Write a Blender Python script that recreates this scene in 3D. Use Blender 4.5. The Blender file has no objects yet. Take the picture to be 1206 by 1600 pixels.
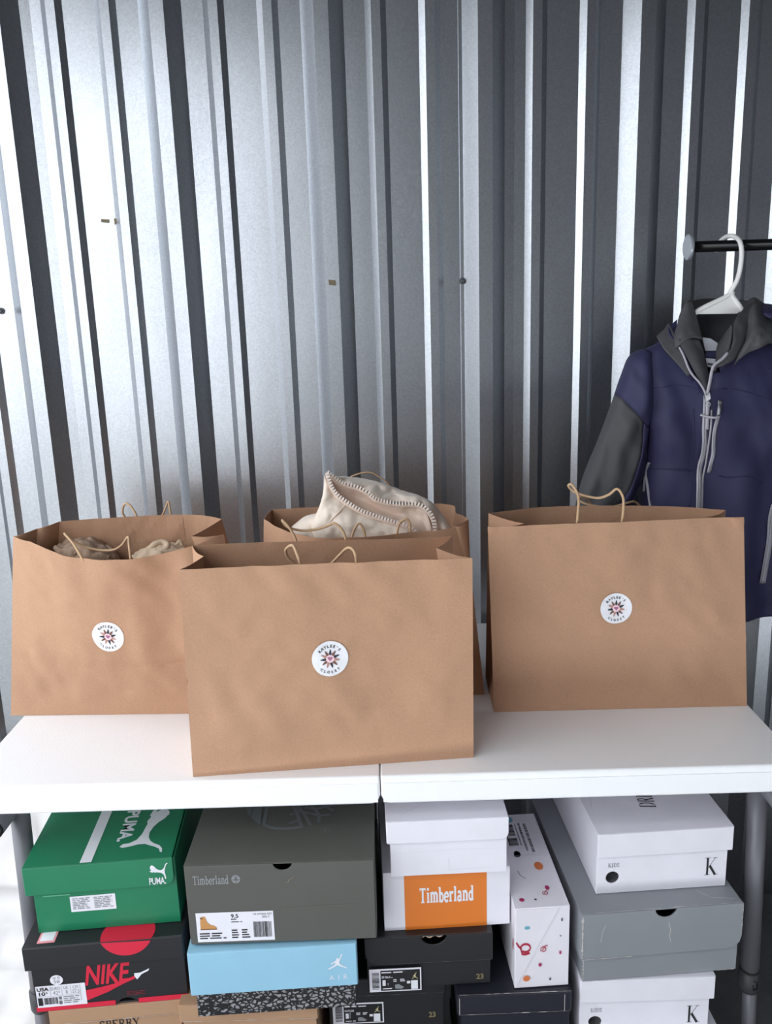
import bpy, bmesh, math, random
from mathutils import Vector, Matrix, noise

random.seed(7)
scene = bpy.context.scene
COL = scene.collection
PI = math.pi


def hx(r, g, b):
    """sRGB 0-255 to linear."""
    def f(c):
        c /= 255.0
        return c / 12.92 if c <= 0.04045 else ((c + 0.055) / 1.055) ** 2.4
    return (f(r), f(g), f(b))


# ---------------------------------------------------------------- camera
cam_data = bpy.data.cameras.new('camera')
cam = bpy.data.objects.new('camera', cam_data)
COL.objects.link(cam)
cam_data.sensor_fit = 'VERTICAL'
cam_data.sensor_height = 32.0
cam_data.lens = 1300.0 / 1600.0 * 32.0
cam_data.clip_start = 0.02
_p, _r, _y = math.radians(13.15), math.radians(1.8), math.radians(-0.26)
_fw = Vector((math.sin(_y) * math.cos(_p), math.cos(_y) * math.cos(_p), -math.sin(_p)))
_rt = Vector((math.cos(_y), -math.sin(_y), 0))
_up = _rt.cross(_fw)
_rt2 = _rt * math.cos(_r) - _up * math.sin(_r)
_up2 = _rt * math.sin(_r) + _up * math.cos(_r)
M = Matrix((( _rt2.x, _up2.x, -_fw.x, 0), (_rt2.y, _up2.y, -_fw.y, 0), (_rt2.z, _up2.z, -_fw.z, 1.383), (0, 0, 0, 1)))
cam.matrix_world = M
scene.camera = cam

# ---------------------------------------------------------------- view, sky, lights
vs = scene.view_settings
scene.display_settings.display_device = 'sRGB'
vs.view_transform = 'Standard'
vs.look = 'None'
vs.gamma = 1.0
vs.use_curve_mapping = False
vs.exposure = 0.09
scene.cycles.use_denoising = True
scene.cycles.max_bounces = 10
scene.cycles.diffuse_bounces = 5
scene.cycles.glossy_bounces = 5

world = bpy.data.worlds.new('overcast_sky')
scene.world = world
world.use_nodes = True
bg = world.node_tree.nodes['Background']
bg.inputs['Color'].default_value = (0.90, 0.95, 1.0, 1)
bg.inputs['Strength'].default_value = 3.0

# sampling portals over the two open sides of the unit (they guide the sky light, give none of their own)
for _loc, _rot, _sx, _sy in (((-1.03, 0.835, 1.19), (PI / 2, 0, -PI / 2), 1.57, 2.38), ((0.35, 0.06, 1.19), (PI / 2, 0, PI), 2.78, 2.38)):
    pl = bpy.data.lights.new('doorway_portal', 'AREA')
    pl.shape = 'RECTANGLE'
    pl.size, pl.size_y = _sx, _sy
    pl.cycles.is_portal = True
    po = bpy.data.objects.new('doorway_portal', pl)
    COL.objects.link(po)
    po.location, po.rotation_euler = _loc, _rot


# ---------------------------------------------------------------- materials
MATS = {}


def mat(name, rgb, rough=0.6, metal=0.0, var=0.0, vscale=30.0, bump=0.0, bscale=200.0, rgb2=None, coat=0.0, stretch=None, spec=0.5, sheen=0.0, alpha=1.0, trans=0.0):
    if name in MATS:
        return MATS[name]
    m = bpy.data.materials.new(name)
    m.use_nodes = True
    nt = m.node_tree
    b = nt.nodes['Principled BSDF']
    b.inputs['Base Color'].default_value = (*rgb, 1)
    b.inputs['Roughness'].default_value = rough
    b.inputs['Metallic'].default_value = metal
    b.inputs['Specular IOR Level'].default_value = spec
    b.inputs['Coat Weight'].default_value = coat
    b.inputs['Sheen Weight'].default_value = sheen
    b.inputs['Alpha'].default_value = alpha
    b.inputs['Transmission Weight'].default_value = trans
    if var > 0 or bump > 0:
        tc = nt.nodes.new('ShaderNodeTexCoord')
        mp = nt.nodes.new('ShaderNodeMapping')
        if stretch:
            mp.inputs['Scale'].default_value = stretch
        nt.links.new(tc.outputs['Object'], mp.inputs['Vector'])
    if var > 0:
        n = nt.nodes.new('ShaderNodeTexNoise')
        n.inputs['Scale'].default_value = vscale
        n.inputs['Detail'].default_value = 5
        nt.links.new(mp.outputs['Vector'], n.inputs['Vector'])
        r = nt.nodes.new('ShaderNodeValToRGB')
        r.color_ramp.elements[0].position = 0.3
        r.color_ramp.elements[1].position = 0.7
        c2 = rgb2 or tuple(min(1, c * (1 + var)) for c in rgb)
        c1 = rgb if rgb2 else tuple(c * (1 - var) for c in rgb)
        r.color_ramp.elements[0].color = (*c1, 1)
        r.color_ramp.elements[1].color = (*c2, 1)
        nt.links.new(n.outputs['Fac'], r.inputs['Fac'])
        nt.links.new(r.outputs['Color'], b.inputs['Base Color'])
    if bump > 0:
        n2 = nt.nodes.new('ShaderNodeTexNoise')
        n2.inputs['Scale'].default_value = bscale
        n2.inputs['Detail'].default_value = 3
        nt.links.new(mp.outputs['Vector'], n2.inputs['Vector'])
        bp = nt.nodes.new('ShaderNodeBump')
        bp.inputs['Strength'].default_value = bump
        bp.inputs['Distance'].default_value = 0.001
        nt.links.new(n2.outputs['Fac'], bp.inputs['Height'])
        nt.links.new(bp.outputs['Normal'], b.inputs['Normal'])
    MATS[name] = m
    return m


def galvanised(name, base, rough):
    m = mat(name, base, rough, 1.0)
    nt = m.node_tree
    b = nt.nodes['Principled BSDF']
    tc = nt.nodes.new('ShaderNodeTexCoord')
    # crystalline spangle
    vo = nt.nodes.new('ShaderNodeTexVoronoi')
    vo.inputs['Scale'].default_value = 380
    nt.links.new(tc.outputs['Object'], vo.inputs['Vector'])
    no = nt.nodes.new('ShaderNodeTexNoise')
    no.inputs['Scale'].default_value = 700
    no.inputs['Detail'].default_value = 2
    nt.links.new(tc.outputs['Object'], no.inputs['Vector'])
    # weathering, drawn out along the sheet
    mp = nt.nodes.new('ShaderNodeMapping')
    mp.inputs['Scale'].default_value = (5, 5, 1.3)
    nt.links.new(tc.outputs['Object'], mp.inputs['Vector'])
    n3 = nt.nodes.new('ShaderNodeTexNoise')
    n3.inputs['Scale'].default_value = 1.6
    n3.inputs['Detail'].default_value = 7
    nt.links.new(mp.outputs['Vector'], n3.inputs['Vector'])
    sep = nt.nodes.new('ShaderNodeSeparateColor')
    nt.links.new(vo.outputs['Color'], sep.inputs['Color'])

    def mr(sock, a0, a1, lo, hi):
        q = nt.nodes.new('ShaderNodeMapRange')
        q.inputs['From Min'].default_value = a0
        q.inputs['From Max'].default_value = a1
        q.inputs['To Min'].default_value = lo
        q.inputs['To Max'].default_value = hi
        nt.links.new(sock, q.inputs['Value'])
        return q.outputs['Result']

    def mt(op, a, c):
        q = nt.nodes.new('ShaderNodeMath')
        q.operation = op
        nt.links.new(a, q.inputs[0])
        nt.links.new(c, q.inputs[1])
        return q.outputs[0]
    val = mt('MULTIPLY', mt('MULTIPLY', mr(sep.outputs[0], 0, 1, 0.90, 1.06), mr(no.outputs['Fac'], 0.3, 0.7, 0.93, 1.06)), mr(n3.outputs['Fac'], 0.3, 0.7, 0.90, 1.05))
    vm = nt.nodes.new('ShaderNodeVectorMath')
    vm.operation = 'SCALE'
    vm.inputs[0].default_value = base
    nt.links.new(val, vm.inputs['Scale'])
    nt.links.new(vm.outputs[0], b.inputs['Base Color'])
    rg = mt('ADD', mr(sep.outputs[1], 0, 1, rough - 0.03, rough + 0.03), mr(n3.outputs['Fac'], 0.3, 0.7, 0.02, -0.02))
    nt.links.new(rg, b.inputs['Roughness'])
    return m


def elephant(name):
    m = mat(name, (0.02, 0.02, 0.02), 0.5)
    nt = m.node_tree
    b = nt.nodes['Principled BSDF']
    tc = nt.nodes.new('ShaderNodeTexCoord')
    mp = nt.nodes.new('ShaderNodeMapping')
    mp.inputs['Scale'].default_value = (1.0, 1.0, 1.35)
    mp.inputs['Rotation'].default_value = (0, 0.5, 0)
    nt.links.new(tc.outputs['Object'], mp.inputs['Vector'])
    n0 = nt.nodes.new('ShaderNodeTexNoise')
    n0.inputs['Scale'].default_value = 90
    nt.links.new(mp.outputs['Vector'], n0.inputs['Vector'])
    mix = nt.nodes.new('ShaderNodeMix')
    mix.data_type = 'VECTOR'
    mix.inputs['Factor'].default_value = 0.012
    nt.links.new(mp.outputs['Vector'], mix.inputs['A'])
    nt.links.new(n0.outputs['Color'], mix.inputs['B'])
    vo = nt.nodes.new('ShaderNodeTexVoronoi')
    vo.feature = 'DISTANCE_TO_EDGE'
    vo.inputs['Scale'].default_value = 125
    nt.links.new(mix.outputs['Result'], vo.inputs['Vector'])
    r = nt.nodes.new('ShaderNodeValToRGB')
    r.color_ramp.elements[0].position = 0.15
    r.color_ramp.elements[1].position = 0.21
    r.color_ramp.elements[0].color = (*hx(26, 25, 28), 1)
    r.color_ramp.elements[1].color = (*hx(150, 150, 153), 1)
    nt.links.new(vo.outputs['Distance'], r.inputs['Fac'])
    nt.links.new(r.outputs['Color'], b.inputs['Base Color'])
    return m


# ---------------------------------------------------------------- mesh helpers
class MB:
    """collects vertices and faces of one mesh"""
    def __init__(s):
        s.v, s.f = [], []

    def poly(s, pts):
        i = len(s.v)
        s.v += [Vector(p) for p in pts]
        s.f.append(list(range(i, i + len(pts))))
        return s

    def prism(s, pts, off):
        """closed prism: polygon swept along vector off"""
        off = Vector(off)
        n = len(pts)
        i = len(s.v)
        s.v += [Vector(p) for p in pts] + [Vector(p) + off for p in pts]
        s.f.append(list(range(i, i + n))[::-1])
        s.f.append(list(range(i + n, i + 2 * n)))
        for k in range(n):
            j = (k + 1) % n
            s.f.append([i + k, i + j, i + n + j, i + n + k])
        return s

    def box(s, a, b):
        (x0, y0, z0), (x1, y1, z1) = a, b
        return s.prism([(x0, y0, z0), (x1, y0, z0), (x1, y1, z0), (x0, y1, z0)], (0, 0, z1 - z0))

    def tube(s, pts, r, n=8, caps=True, flat=1.0):
        pts = [Vector(p) for p in pts]
        m = len(pts)
        rs = r if isinstance(r, (list, tuple)) else [r] * m
        i0 = len(s.v)
        prev = None
        for k in range(m):
            t = (pts[min(k + 1, m - 1)] - pts[max(k - 1, 0)]).normalized()
            if prev is None:
                a = Vector((0, 0, 1)) if abs(t.z) < 0.9 else Vector((1, 0, 0))
                nn = (a - t * a.dot(t)).normalized()
            else:
                nn = (prev - t * prev.dot(t)).normalized()
            prev = nn
            bb = t.cross(nn)
            for q in range(n):
                an = 2 * PI * q / n
                s.v.append(pts[k] + (nn * math.cos(an) + bb * math.sin(an) * flat) * rs[k])
        for k in range(m - 1):
            for q in range(n):
                w = (q + 1) % n
                s.f.append([i0 + k * n + q, i0 + k * n + w, i0 + (k + 1) * n + w, i0 + (k + 1) * n + q])
        if caps:
            s.f.append([i0 + q for q in range(n)][::-1])
            s.f.append([i0 + (m - 1) * n + q for q in range(n)])
        return s

    def grid(s, rows, closed_u=False):
        i = len(s.v)
        nr, nc = len(rows), len(rows[0])
        for r in rows:
            s.v += [Vector(p) for p in r]
        for a in range(nr - 1):
            for b in range(nc if closed_u else nc - 1):
                c = (b + 1) % nc
                s.f.append([i + a * nc + b, i + a * nc + c, i + (a + 1) * nc + c, i + (a + 1) * nc + b])
        return s

    def lathe(s, base, axis, prof, n=20):
        """prof: (distance along axis, radius)"""
        axis = Vector(axis).normalized()
        a = Vector((0, 0, 1)) if abs(axis.z) < 0.9 else Vector((1, 0, 0))
        u = (a - axis * a.dot(axis)).normalized()
        w = axis.cross(u)
        rows = [[Vector(base) + axis * d + (u * math.cos(2 * PI * k / n) + w * math.sin(2 * PI * k / n)) * r for k in range(n)] for d, r in prof]
        i = len(s.v)
        s.grid(rows, True)
        s.f.append(list(range(i, i + n))[::-1])
        e = i + (len(prof) - 1) * n
        s.f.append(list(range(e, e + n)))
        return s

    def add2d(s, vf, fn):
        """2D verts/faces placed through fn(u, v) -> point"""
        i = len(s.v)
        if len(vf) > 2:      # overlapping strokes lie a hair above one another
            s.v += [Vector(fn(a, b, k % 12)) for (a, b), k in zip(vf[0], vf[2])]
        else:
            s.v += [Vector(fn(a, b)) for a, b in vf[0]]
        s.f += [[i + k for k in f] for f in vf[1]]
        return s

    def build(s, name, m, parent=None, smooth=False, weld=False, fixn=True):
        me = bpy.data.meshes.new(name)
        org = Vector((0, 0, 0))
        q = parent
        while q is not None:
            org += q.location
            q = q.parent
        me.from_pydata([v - org for v in s.v], [], s.f)
        if weld or fixn:
            bm = bmesh.new()
            bm.from_mesh(me)
            if weld:
                bmesh.ops.remove_doubles(bm, verts=bm.verts, dist=1e-5)
            if fixn:
                bmesh.ops.recalc_face_normals(bm, faces=bm.faces)
            bm.to_mesh(me)
            bm.free()
        if smooth:
            me.polygons.foreach_set('use_smooth', [True] * len(me.polygons))
        me.update()
        me.materials.append(m)
        o = bpy.data.objects.new(name, me)
        COL.objects.link(o)
        o.parent = parent
        return o


def bevel(o, w, seg=2, angle=40):
    md = o.modifiers.new('bevel', 'BEVEL')
    md.width, md.segments, md.limit_method = w, seg, 'ANGLE'
    md.angle_limit = math.radians(angle)
    md.harden_normals = False
    return o


def solid(o, t, off=-1.0):
    md = o.modifiers.new('solidify', 'SOLIDIFY')
    md.thickness, md.offset = t, off
    return o


def thing(name, label, cat, loc=(0, 0, 0), group=None):
    o = bpy.data.objects.new(name, None)
    o.empty_display_size = 0.05
    COL.objects.link(o)
    o.location = loc
    return tag(o, label, cat, group)


def tag(o, label, cat, group=None):
    o['label'], o['category'] = label, cat
    if group:
        o['group'] = group
    return o


def struct(o):
    o['kind'] = 'structure'
    return o


def lerp(a, b, t):
    return a + (b - a) * t


def cr(pts, n):
    """Catmull-Rom through pts, n segments per span"""
    pts = [Vector(p) for p in pts]
    out = []
    for i in range(len(pts) - 1):
        p0 = pts[i - 1] if i > 0 else pts[0] * 2 - pts[1]
        p1, p2 = pts[i], pts[i + 1]
        p3 = pts[i + 2] if i + 2 < len(pts) else pts[-1] * 2 - pts[-2]
        for k in range(n):
            t = k / n
            out.append(0.5 * ((2 * p1) + (p2 - p0) * t + (2 * p0 - 5 * p1 + 4 * p2 - p3) * t * t + (3 * p1 - p0 - 3 * p2 + p3) * t ** 3))
    out.append(pts[-1])
    return out


def sample(poly, n):
    """n+1 points evenly spaced along a polyline"""
    L = [0]
    for a, b in zip(poly, poly[1:]):
        L.append(L[-1] + (b - a).length)
    out, j = [], 0
    for k in range(n + 1):
        d = L[-1] * k / n
        while j < len(L) - 2 and L[j + 1] < d:
            j += 1
        t = (d - L[j]) / max(1e-9, L[j + 1] - L[j])
        out.append(lerp(poly[j], poly[j + 1], t))
    return out


def sheet(rows, nu=6, nv=6, amp=0.0, freq=20.0, seed=0.0, direction=(0, -1, 0)):
    """smooth cloth surface through rows of control points"""
    rr = [cr(r, nu) for r in rows]
    cols = [cr([r[i] for r in rr], nv) for i in range(len(rr[0]))]
    g = [[cols[i][j] for i in range(len(cols))] for j in range(len(cols[0]))]
    if amp:
        d = Vector(direction)
        for r in g:
            for i, p in enumerate(r):
                r[i] = p + d * amp * noise.fractal(p * freq + Vector((seed, seed * 2, 0)), 0.8, 2.0, 3)
    return g


# ---------------------------------------------------------------- 2D shapes for print
def arc(cx, cy, rx, ry, a0, a1, n=8):
    return [(cx + rx * math.cos(math.radians(lerp(a0, a1, k / n))), cy + ry * math.sin(math.radians(lerp(a0, a1, k / n)))) for k in range(n + 1)]


def stroke2(pts, w, closed=False):
    """polyline of width w -> verts, faces"""
    P = [Vector((p[0], p[1])) for p in pts]
    n = len(P)
    v, f = [], []
    for k in range(n):
        if closed:
            a, b = P[k - 1], P[(k + 1) % n]
        else:
            a, b = P[max(k - 1, 0)], P[min(k + 1, n - 1)]
        t = (b - a).normalized()
        nn = Vector((-t.y, t.x)) * (w / 2)
        v += [tuple(P[k] + nn), tuple(P[k] - nn)]
    for k in range(n if closed else n - 1):
        j = (k + 1) % n
        f.append([2 * k, 2 * j, 2 * j + 1, 2 * k + 1])
    return v, f


def merge2(*vfs):
    V, F, LY = [], [], []
    n = 0
    for q in vfs:
        i = len(V)
        V += list(q[0])
        F += [[i + k for k in w] for w in q[1]]
        ly = q[2] if len(q) > 2 else [0] * len(q[0])
        LY += [n + k for k in ly]
        n += max(ly) + 1
    return V, F, LY


def poly2(pts):
    return list(pts), [list(range(len(pts)))]


def rect2(x0, y0, x1, y1):
    return poly2([(x0, y0), (x1, y0), (x1, y1), (x0, y1)])


def tf2(vf, sx=1, sy=None, dx=0, dy=0, rot=0, shear=0):
    sy = sx if sy is None else sy
    c, s = math.cos(math.radians(rot)), math.sin(math.radians(rot))
    out = []
    for x, y in vf[0]:
        x, y = (x + shear * y) * sx, y * sy
        out.append((x * c - y * s + dx, x * s + y * c + dy))
    return (out,) + tuple(vf[1:])


_TXT = {}


def text2(s, bold=0.0, space=1.0):
    """sans lettering, cap height 1, starts at x = 0"""
    key = (s, bold, space)
    if key in _TXT:
        return _TXT[key]
    cu = bpy.data.curves.new('lettering', 'FONT')
    cu.body = s
    cu.size = 1.0
    cu.offset = bold
    cu.space_character = space
    cu.resolution_u = 3
    ob = bpy.data.objects.new('lettering', cu)
    COL.objects.link(ob)
    bpy.context.view_layer.update()
    me = bpy.data.meshes.new_from_object(ob)
    v = [(p.co.x, p.co.y) for p in me.vertices]
    f = [list(p.vertices) for p in me.polygons]
    bpy.data.objects.remove(ob)
    bpy.data.curves.remove(cu)
    bpy.data.meshes.remove(me)
    k = 1 / 0.70
    x0 = min([p[0] for p in v] or [0])
    _TXT[key] = ([((x - x0) * k, y * k) for x, y in v], f)
    return _TXT[key]


def fit2(vf, x0, y0, x1, y1):
    """stretch a 2D shape into a rectangle"""
    xs = [p[0] for p in vf[0]]
    ys = [p[1] for p in vf[0]]
    ax, bx_, ay, by = min(xs), max(xs), min(ys), max(ys)
    return ([(x0 + (x - ax) / (bx_ - ax) * (x1 - x0), y0 + (y - ay) / (by - ay) * (y1 - y0)) for x, y in vf[0]], vf[1]) + tuple(vf[2:])


def serif(s, w=0.16, thin=0.07, sf=0.06):
    """hand-made slab / roman lettering for the few letters that need it"""
    out, x = [], 0.0

    def st(p, ww):
        out.append(tf2(stroke2(p, ww), 1, 1, x, 0))

    def bar(cx, cy, l):
        out.append(tf2(rect2(cx - l / 2, cy - sf / 2, cx + l / 2, cy + sf / 2), 1, 1, x, 0))
    for ch in s:
        a = 0.8
        if ch == 'T':
            st([(.4, 0), (.4, 1)], w); st([(0, 1 - thin / 2), (.8, 1 - thin / 2)], max(thin, .1)); bar(.4, sf / 2, .42)
            st([(.03, 1), (.03, .78)], .06); st([(.77, 1), (.77, .78)], .06); a = .9
        elif ch == 'i':
            st([(.2, 0), (.2, .68)], w); bar(.2, sf / 2, .38); bar(.12, .65, .2); st([(.2, .82), (.2, 1)], w); a = .45
        elif ch == 'l':
            st([(.2, 0), (.2, 1)], w); bar(.2, sf / 2, .38); bar(.12, .97, .2); a = .45
        elif ch == 'm':
            for q in (.18, .55, .92):
                st([(q, 0), (q, .58)], w); bar(q, sf / 2, .32)
            st([(.18, .5)] + arc(.36, .5, .19, .14, 170, 0, 6), w * .8); st([(.55, .5)] + arc(.73, .5, .19, .14, 170, 0, 6), w * .8); bar(.1, .65, .2); a = 1.14
        elif ch == 'n':
            for q in (.18, .58):
                st([(q, 0), (q, .55)], w); bar(q, sf / 2, .34)
            st([(.18, .5)] + arc(.38, .5, .2, .14, 170, 0, 6), w * .8); bar(.1, .65, .2); a = .8
        elif ch == 'r':
            st([(.18, 0), (.18, .68)], w); bar(.18, sf / 2, .36); st([(.18, .45)] + arc(.38, .48, .18, .14, 150, 30, 5), w * .8); bar(.1, .65, .2); a = .6
        elif ch == 'e':
            st(arc(.33, .33, .25, .29, 0, 315, 14), w * .85); st([(.1, .34), (.56, .34)], thin); a = .68
        elif ch == 'a':
            st([(.48, 0), (.48, .5)] + arc(.3, .5, .18, .13, 0, 160, 6), w * .85); st(arc(.28, .19, .19, .15, 60, 330, 10), w * .75); bar(.52, sf / 2, .2); a = .7
        elif ch == 'b':
            st([(.17, 0), (.17, 1)], w); st(arc(.36, .32, .22, .27, 150, -150, 12), w * .8); bar(.1, .97, .2); a = .7
        elif ch == 'd':
            st([(.5, 0), (.5, 1)], w); st(arc(.31, .32, .22, .27, 30, 330, 12), w * .8); bar(.42, .97, .2); bar(.56, sf / 2, .2); a = .75
        elif ch == 'S':
            st([(.6, .78)] + arc(.35, .75, .24, .2, 20, 200, 7) + arc(.36, .27, .26, .22, 70, -160, 9), w * .8); st([(.61, .98), (.61, .72)], thin); st([(.1, .02), (.1, .3)], thin); a = .78
        elif ch == 'P' or ch == 'R':
            st([(.17, 0), (.17, 1)], w); bar(.17, sf / 2, .36); st([(.05, 1 - thin / 2), (.4, 1 - thin / 2)], thin)
            st(arc(.38, .735, .22, .23, 90, -90, 8), w * .8); st([(.17, .5), (.4, .5)], thin); a = .78
            if ch == 'R':
                st([(.38, .5), (.7, 0)], w); bar(.7, sf / 2, .2); a = .86
        elif ch == 'E':
            st([(.17, 0), (.17, 1)], w); st([(.04, 1 - thin / 2), (.62, 1 - thin / 2)], thin); st([(.17, .52), (.5, .52)], thin); st([(.04, thin / 2), (.66, thin / 2)], thin)
            st([(.62, 1), (.62, .78)], thin); st([(.66, 0), (.66, .24)], thin); a = .78
        elif ch == 'Y':
            st([(.4, 0), (.4, .45)], w); st([(.4, .42), (.1, 1)], w); st([(.4, .42), (.7, 1)], thin); bar(.4, sf / 2, .34); bar(.1, 1 - sf / 2, .3); bar(.7, 1 - sf / 2, .24); a = .86
        elif ch == 'K':
            st([(.2, 0), (.2, 1)], w); bar(.2, sf / 2, .4); bar(.2, 1 - sf / 2, .4)
            st([(.26, .42), (.78, 1)], thin); st([(.36, .54), (.8, 0)], w * 1.05); bar(.84, sf / 2, .34); bar(.76, 1 - sf / 2, .3); a = 1.02
        elif ch == 'D':
            st([(.2, 0), (.2, 1)], w); st([(.05, 1 - thin / 2), (.4, 1 - thin / 2)], thin); st([(.05, thin / 2), (.4, thin / 2)], thin)
            st(arc(.4, .5, .36, .48, 90, 60, 2), thin); st(arc(.4, .5, .36, .48, 62, -62, 8), w * .8); st(arc(.4, .5, .36, .48, -60, -90, 2), thin); a = .92
        elif ch == 'I':
            st([(.2, 0), (.2, 1)], w); bar(.2, sf / 2, .4); bar(.2, 1 - sf / 2, .4); a = .46
        x += a
    return merge2(*out)


CAT = [(0, .55), (.05, .60), (.10, .58), (.06, .66), (.03, .74), (.04, .83), (.10, .90), (.17, .92), (.2, .88), (.26, .84), (.34, .72), (.44, .63), (.56, .58), (.66, .60), (.74, .66), (.80, .76), (.85, .90), (.92, .98), (1.0, 1.0), (.99, .95), (.93, .92), (.88, .82), (.84, .68), (.80, .56), (.80, .40), (.83, .25), (.85, .08), (.82, .0), (.77, .06), (.76, .2), (.70, .34), (.58, .42), (.44, .45), (.36, .47), (.30, .44), (.20, .50), (.16, .46), (.06, .50)]
JUMP = [(0, .05), (.10, .13), (.25, .22), (.38, .35), (.38, .48), (.22, .38), (.16, .38), (.17, .44), (.30, .52), (.42, .62), (.46, .66), (.45, .74), (.50, .80), (.56, .76), (.56, .70), (.60, .72), (.66, .86), (.68, .93), (.73, .93), (.70, .80), (.64, .62), (.60, .50), (.60, .40), (.70, .28), (.82, .18), (.95, .10), (1.0, .02), (.94, 0), (.88, .06), (.72, .14), (.56, .24), (.48, .28), (.36, .18), (.2, .08), (.06, 0)]


def tris2(pts):
    """concave outline -> triangles"""
    bm = bmesh.new()
    f = bm.faces.new([bm.verts.new((x, y, 0)) for x, y in pts])
    bmesh.ops.triangulate(bm, faces=[f], ngon_method='EAR_CLIP')
    bm.verts.index_update()
    r = ([(v.co.x, v.co.y) for v in bm.verts], [[v.index for v in q.verts] for q in bm.faces])
    bm.free()
    return r


def disc2(cx, cy, rx, ry=None, n=20):
    return poly2(arc(cx, cy, rx, ry or rx, 0, 360 - 360 / n, n - 1))


def jump2(x0, y0, x1, y1):
    v = merge2(tris2(JUMP), disc2(.72, .98, .055, .06, 10))
    return ([(x0 + x * (x1 - x0), y0 + y * (y1 - y0)) for x, y in v[0]],) + v[1:]


def cat2(x0, y0, x1, y1):
    v = tris2(CAT)
    return [(x0 + x * (x1 - x0), y0 + y * (y1 - y0)) for x, y in v[0]], v[1]


def bars2(x0, y0, x1, y1, n, vertical=True, seed=1):
    """barcode or lines of fine print"""
    rnd = random.Random(seed)
    out, t = [], 0.0
    L = (x1 - x0) if vertical else (y1 - y0)
    cell = L / n
    for k in range(n):
        a = k * cell
        w = cell * rnd.uniform(.3, .75)
        out.append(rect2(x0 + a, y0, x0 + a + w, y1) if vertical else rect2(x0, y0 + a, x1, y0 + a + w))
    return merge2(*out)


def lines2(x0, y0, x1, y1, n, seed=1):
    """rows of tiny print as broken lines"""
    rnd = random.Random(seed)
    out = []
    ch = (y1 - y0) / n
    for k in range(n):
        y = y1 - (k + 1) * ch + ch * .25
        x = x0
        end = x1 - (x1 - x0) * rnd.uniform(0, .25)
        while x < end:
            w = ch * rnd.uniform(.8, 2.2)
            out.append(rect2(x, y, min(x + w, end), y + ch * .5))
            x += w + ch * .35
    return merge2(*out)


# ================================================================ SETTING
GALV = galvanised('galvanised_steel', (0.53, 0.55, 0.585), 0.335)
STEEL = mat('dull_steel', hx(95, 97, 100), 0.55, 0.7)
CONC = mat('concrete', hx(92, 92, 94), 0.85, var=0.25, vscale=9, bump=0.4, bscale=120)
GROUND = mat('outside_concrete', hx(152, 151, 148), 0.9, var=0.08, vscale=3)
WX0, WX1, WY, FY, CZ = -1.05, 1.75, 1.745, 0.05, 2.45

o = struct(MB().box((WX0, FY, -0.05), (WX1, WY + .1, 0)).build('floor', CONC))
o = struct(MB().box((-16, -12, -0.06), (WX0, 14, -0.01)).build('ground', GROUND))
o = struct(MB().box((WX0, FY, CZ), (WX1, WY + .1, CZ + .05)).build('added_ceiling', mat('added_ceiling_dark', hx(64, 65, 68), .7)))  # unseen roof, added and sized to limit the sky light

RIB0, PIT = 0.205, 0.3048
YF, YC, YM = 1.745, 1.715, 1.735     # pan, major crest, minor crest


def rib_profile(x_from, x_to):
    pts = []
    k0 = math.floor((x_from - RIB0) / PIT) - 1
    k1 = math.ceil((x_to - RIB0) / PIT) + 1
    for k in range(k0, k1 + 1):
        c = RIB0 + k * PIT
        for dx, y in ((-.0405, YF), (-.0135, YC), (.0135, YC), (.0405, YF), (.060, YF)):
            pts.append((c + dx, y))
        for mc in (c + PIT / 3, c + 2 * PIT / 3):
            for dx, y in ((-.0205, YF), (-.0085, YM), (.0085, YM), (.0195, YF)):
                pts.append((mc + dx, y))
    pts.sort()
    out = []

    def yat(x):
        for (a, ya), (b, yb) in zip(pts, pts[1:]):
            if a <= x <= b:
                return lerp(ya, yb, (x - a) / (b - a)) if b > a else ya
        return YF
    out.append((x_from, yat(x_from)))
    out += [p for p in pts if x_from + 1e-4 < p[0] < x_to - 1e-4]
    out.append((x_to, yat(x_to)))
    return out


def screw(p, parent, r=0.0045):
    return MB().lathe(p, (0, -1, 0), [(0, r * 1.5), (.0012, r * 1.5), (.0013, r), (.004, r * .95), (.005, r * .6)], 8).build('screw', STEEL, parent)


wall = bpy.data.objects.new('wall_back', None)
COL.objects.link(wall)
wall.location = (0.1, 1.745, 0)
struct(wall)
LAP = RIB0 - .048
edges = [WX0 - .12, LAP - .9144, LAP, LAP + .9144, WX1 + .02]
for i, (a, b) in enumerate(zip(edges, edges[1:])):
    prof = rib_profile(a, min(b + .055, WX1 + .02))
    if i > 0:      # the lapping edge stands a little proud of the sheet below
        prof = [(x, y - (.0022 if x < a + .09 else 0)) for x, y in prof]
        prof = [(a, prof[0][1] + .0016)] + [(a + .0008, prof[0][1])] + prof[1:]
    rows = []
    NZ = 36
    for r in range(NZ + 1):
        z = (CZ - 0.004) * r / NZ
        row = []
        for x, y in prof:
            q = Vector((x * 2.2, 1.3, z * 1.5))
            row.append((x, y + 0.0009 * noise.noise(q) + 0.0002 * noise.noise(q * 4), z))
        rows.append(row)
    p = MB().grid(rows).build('metal_panel', GALV, wall, fixn=False)
    solid(p, .0006, 1)
for x, y in ((LAP + .004, 1.45), (LAP + .004, .55), (LAP + .004, 2.3), (LAP - .9144 + .006, 1.72), (LAP - .9144 - .02, 1.42), (LAP - .9144 + .006, 2.3)):
    screw((x, 1.7415, y), wall)

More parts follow.
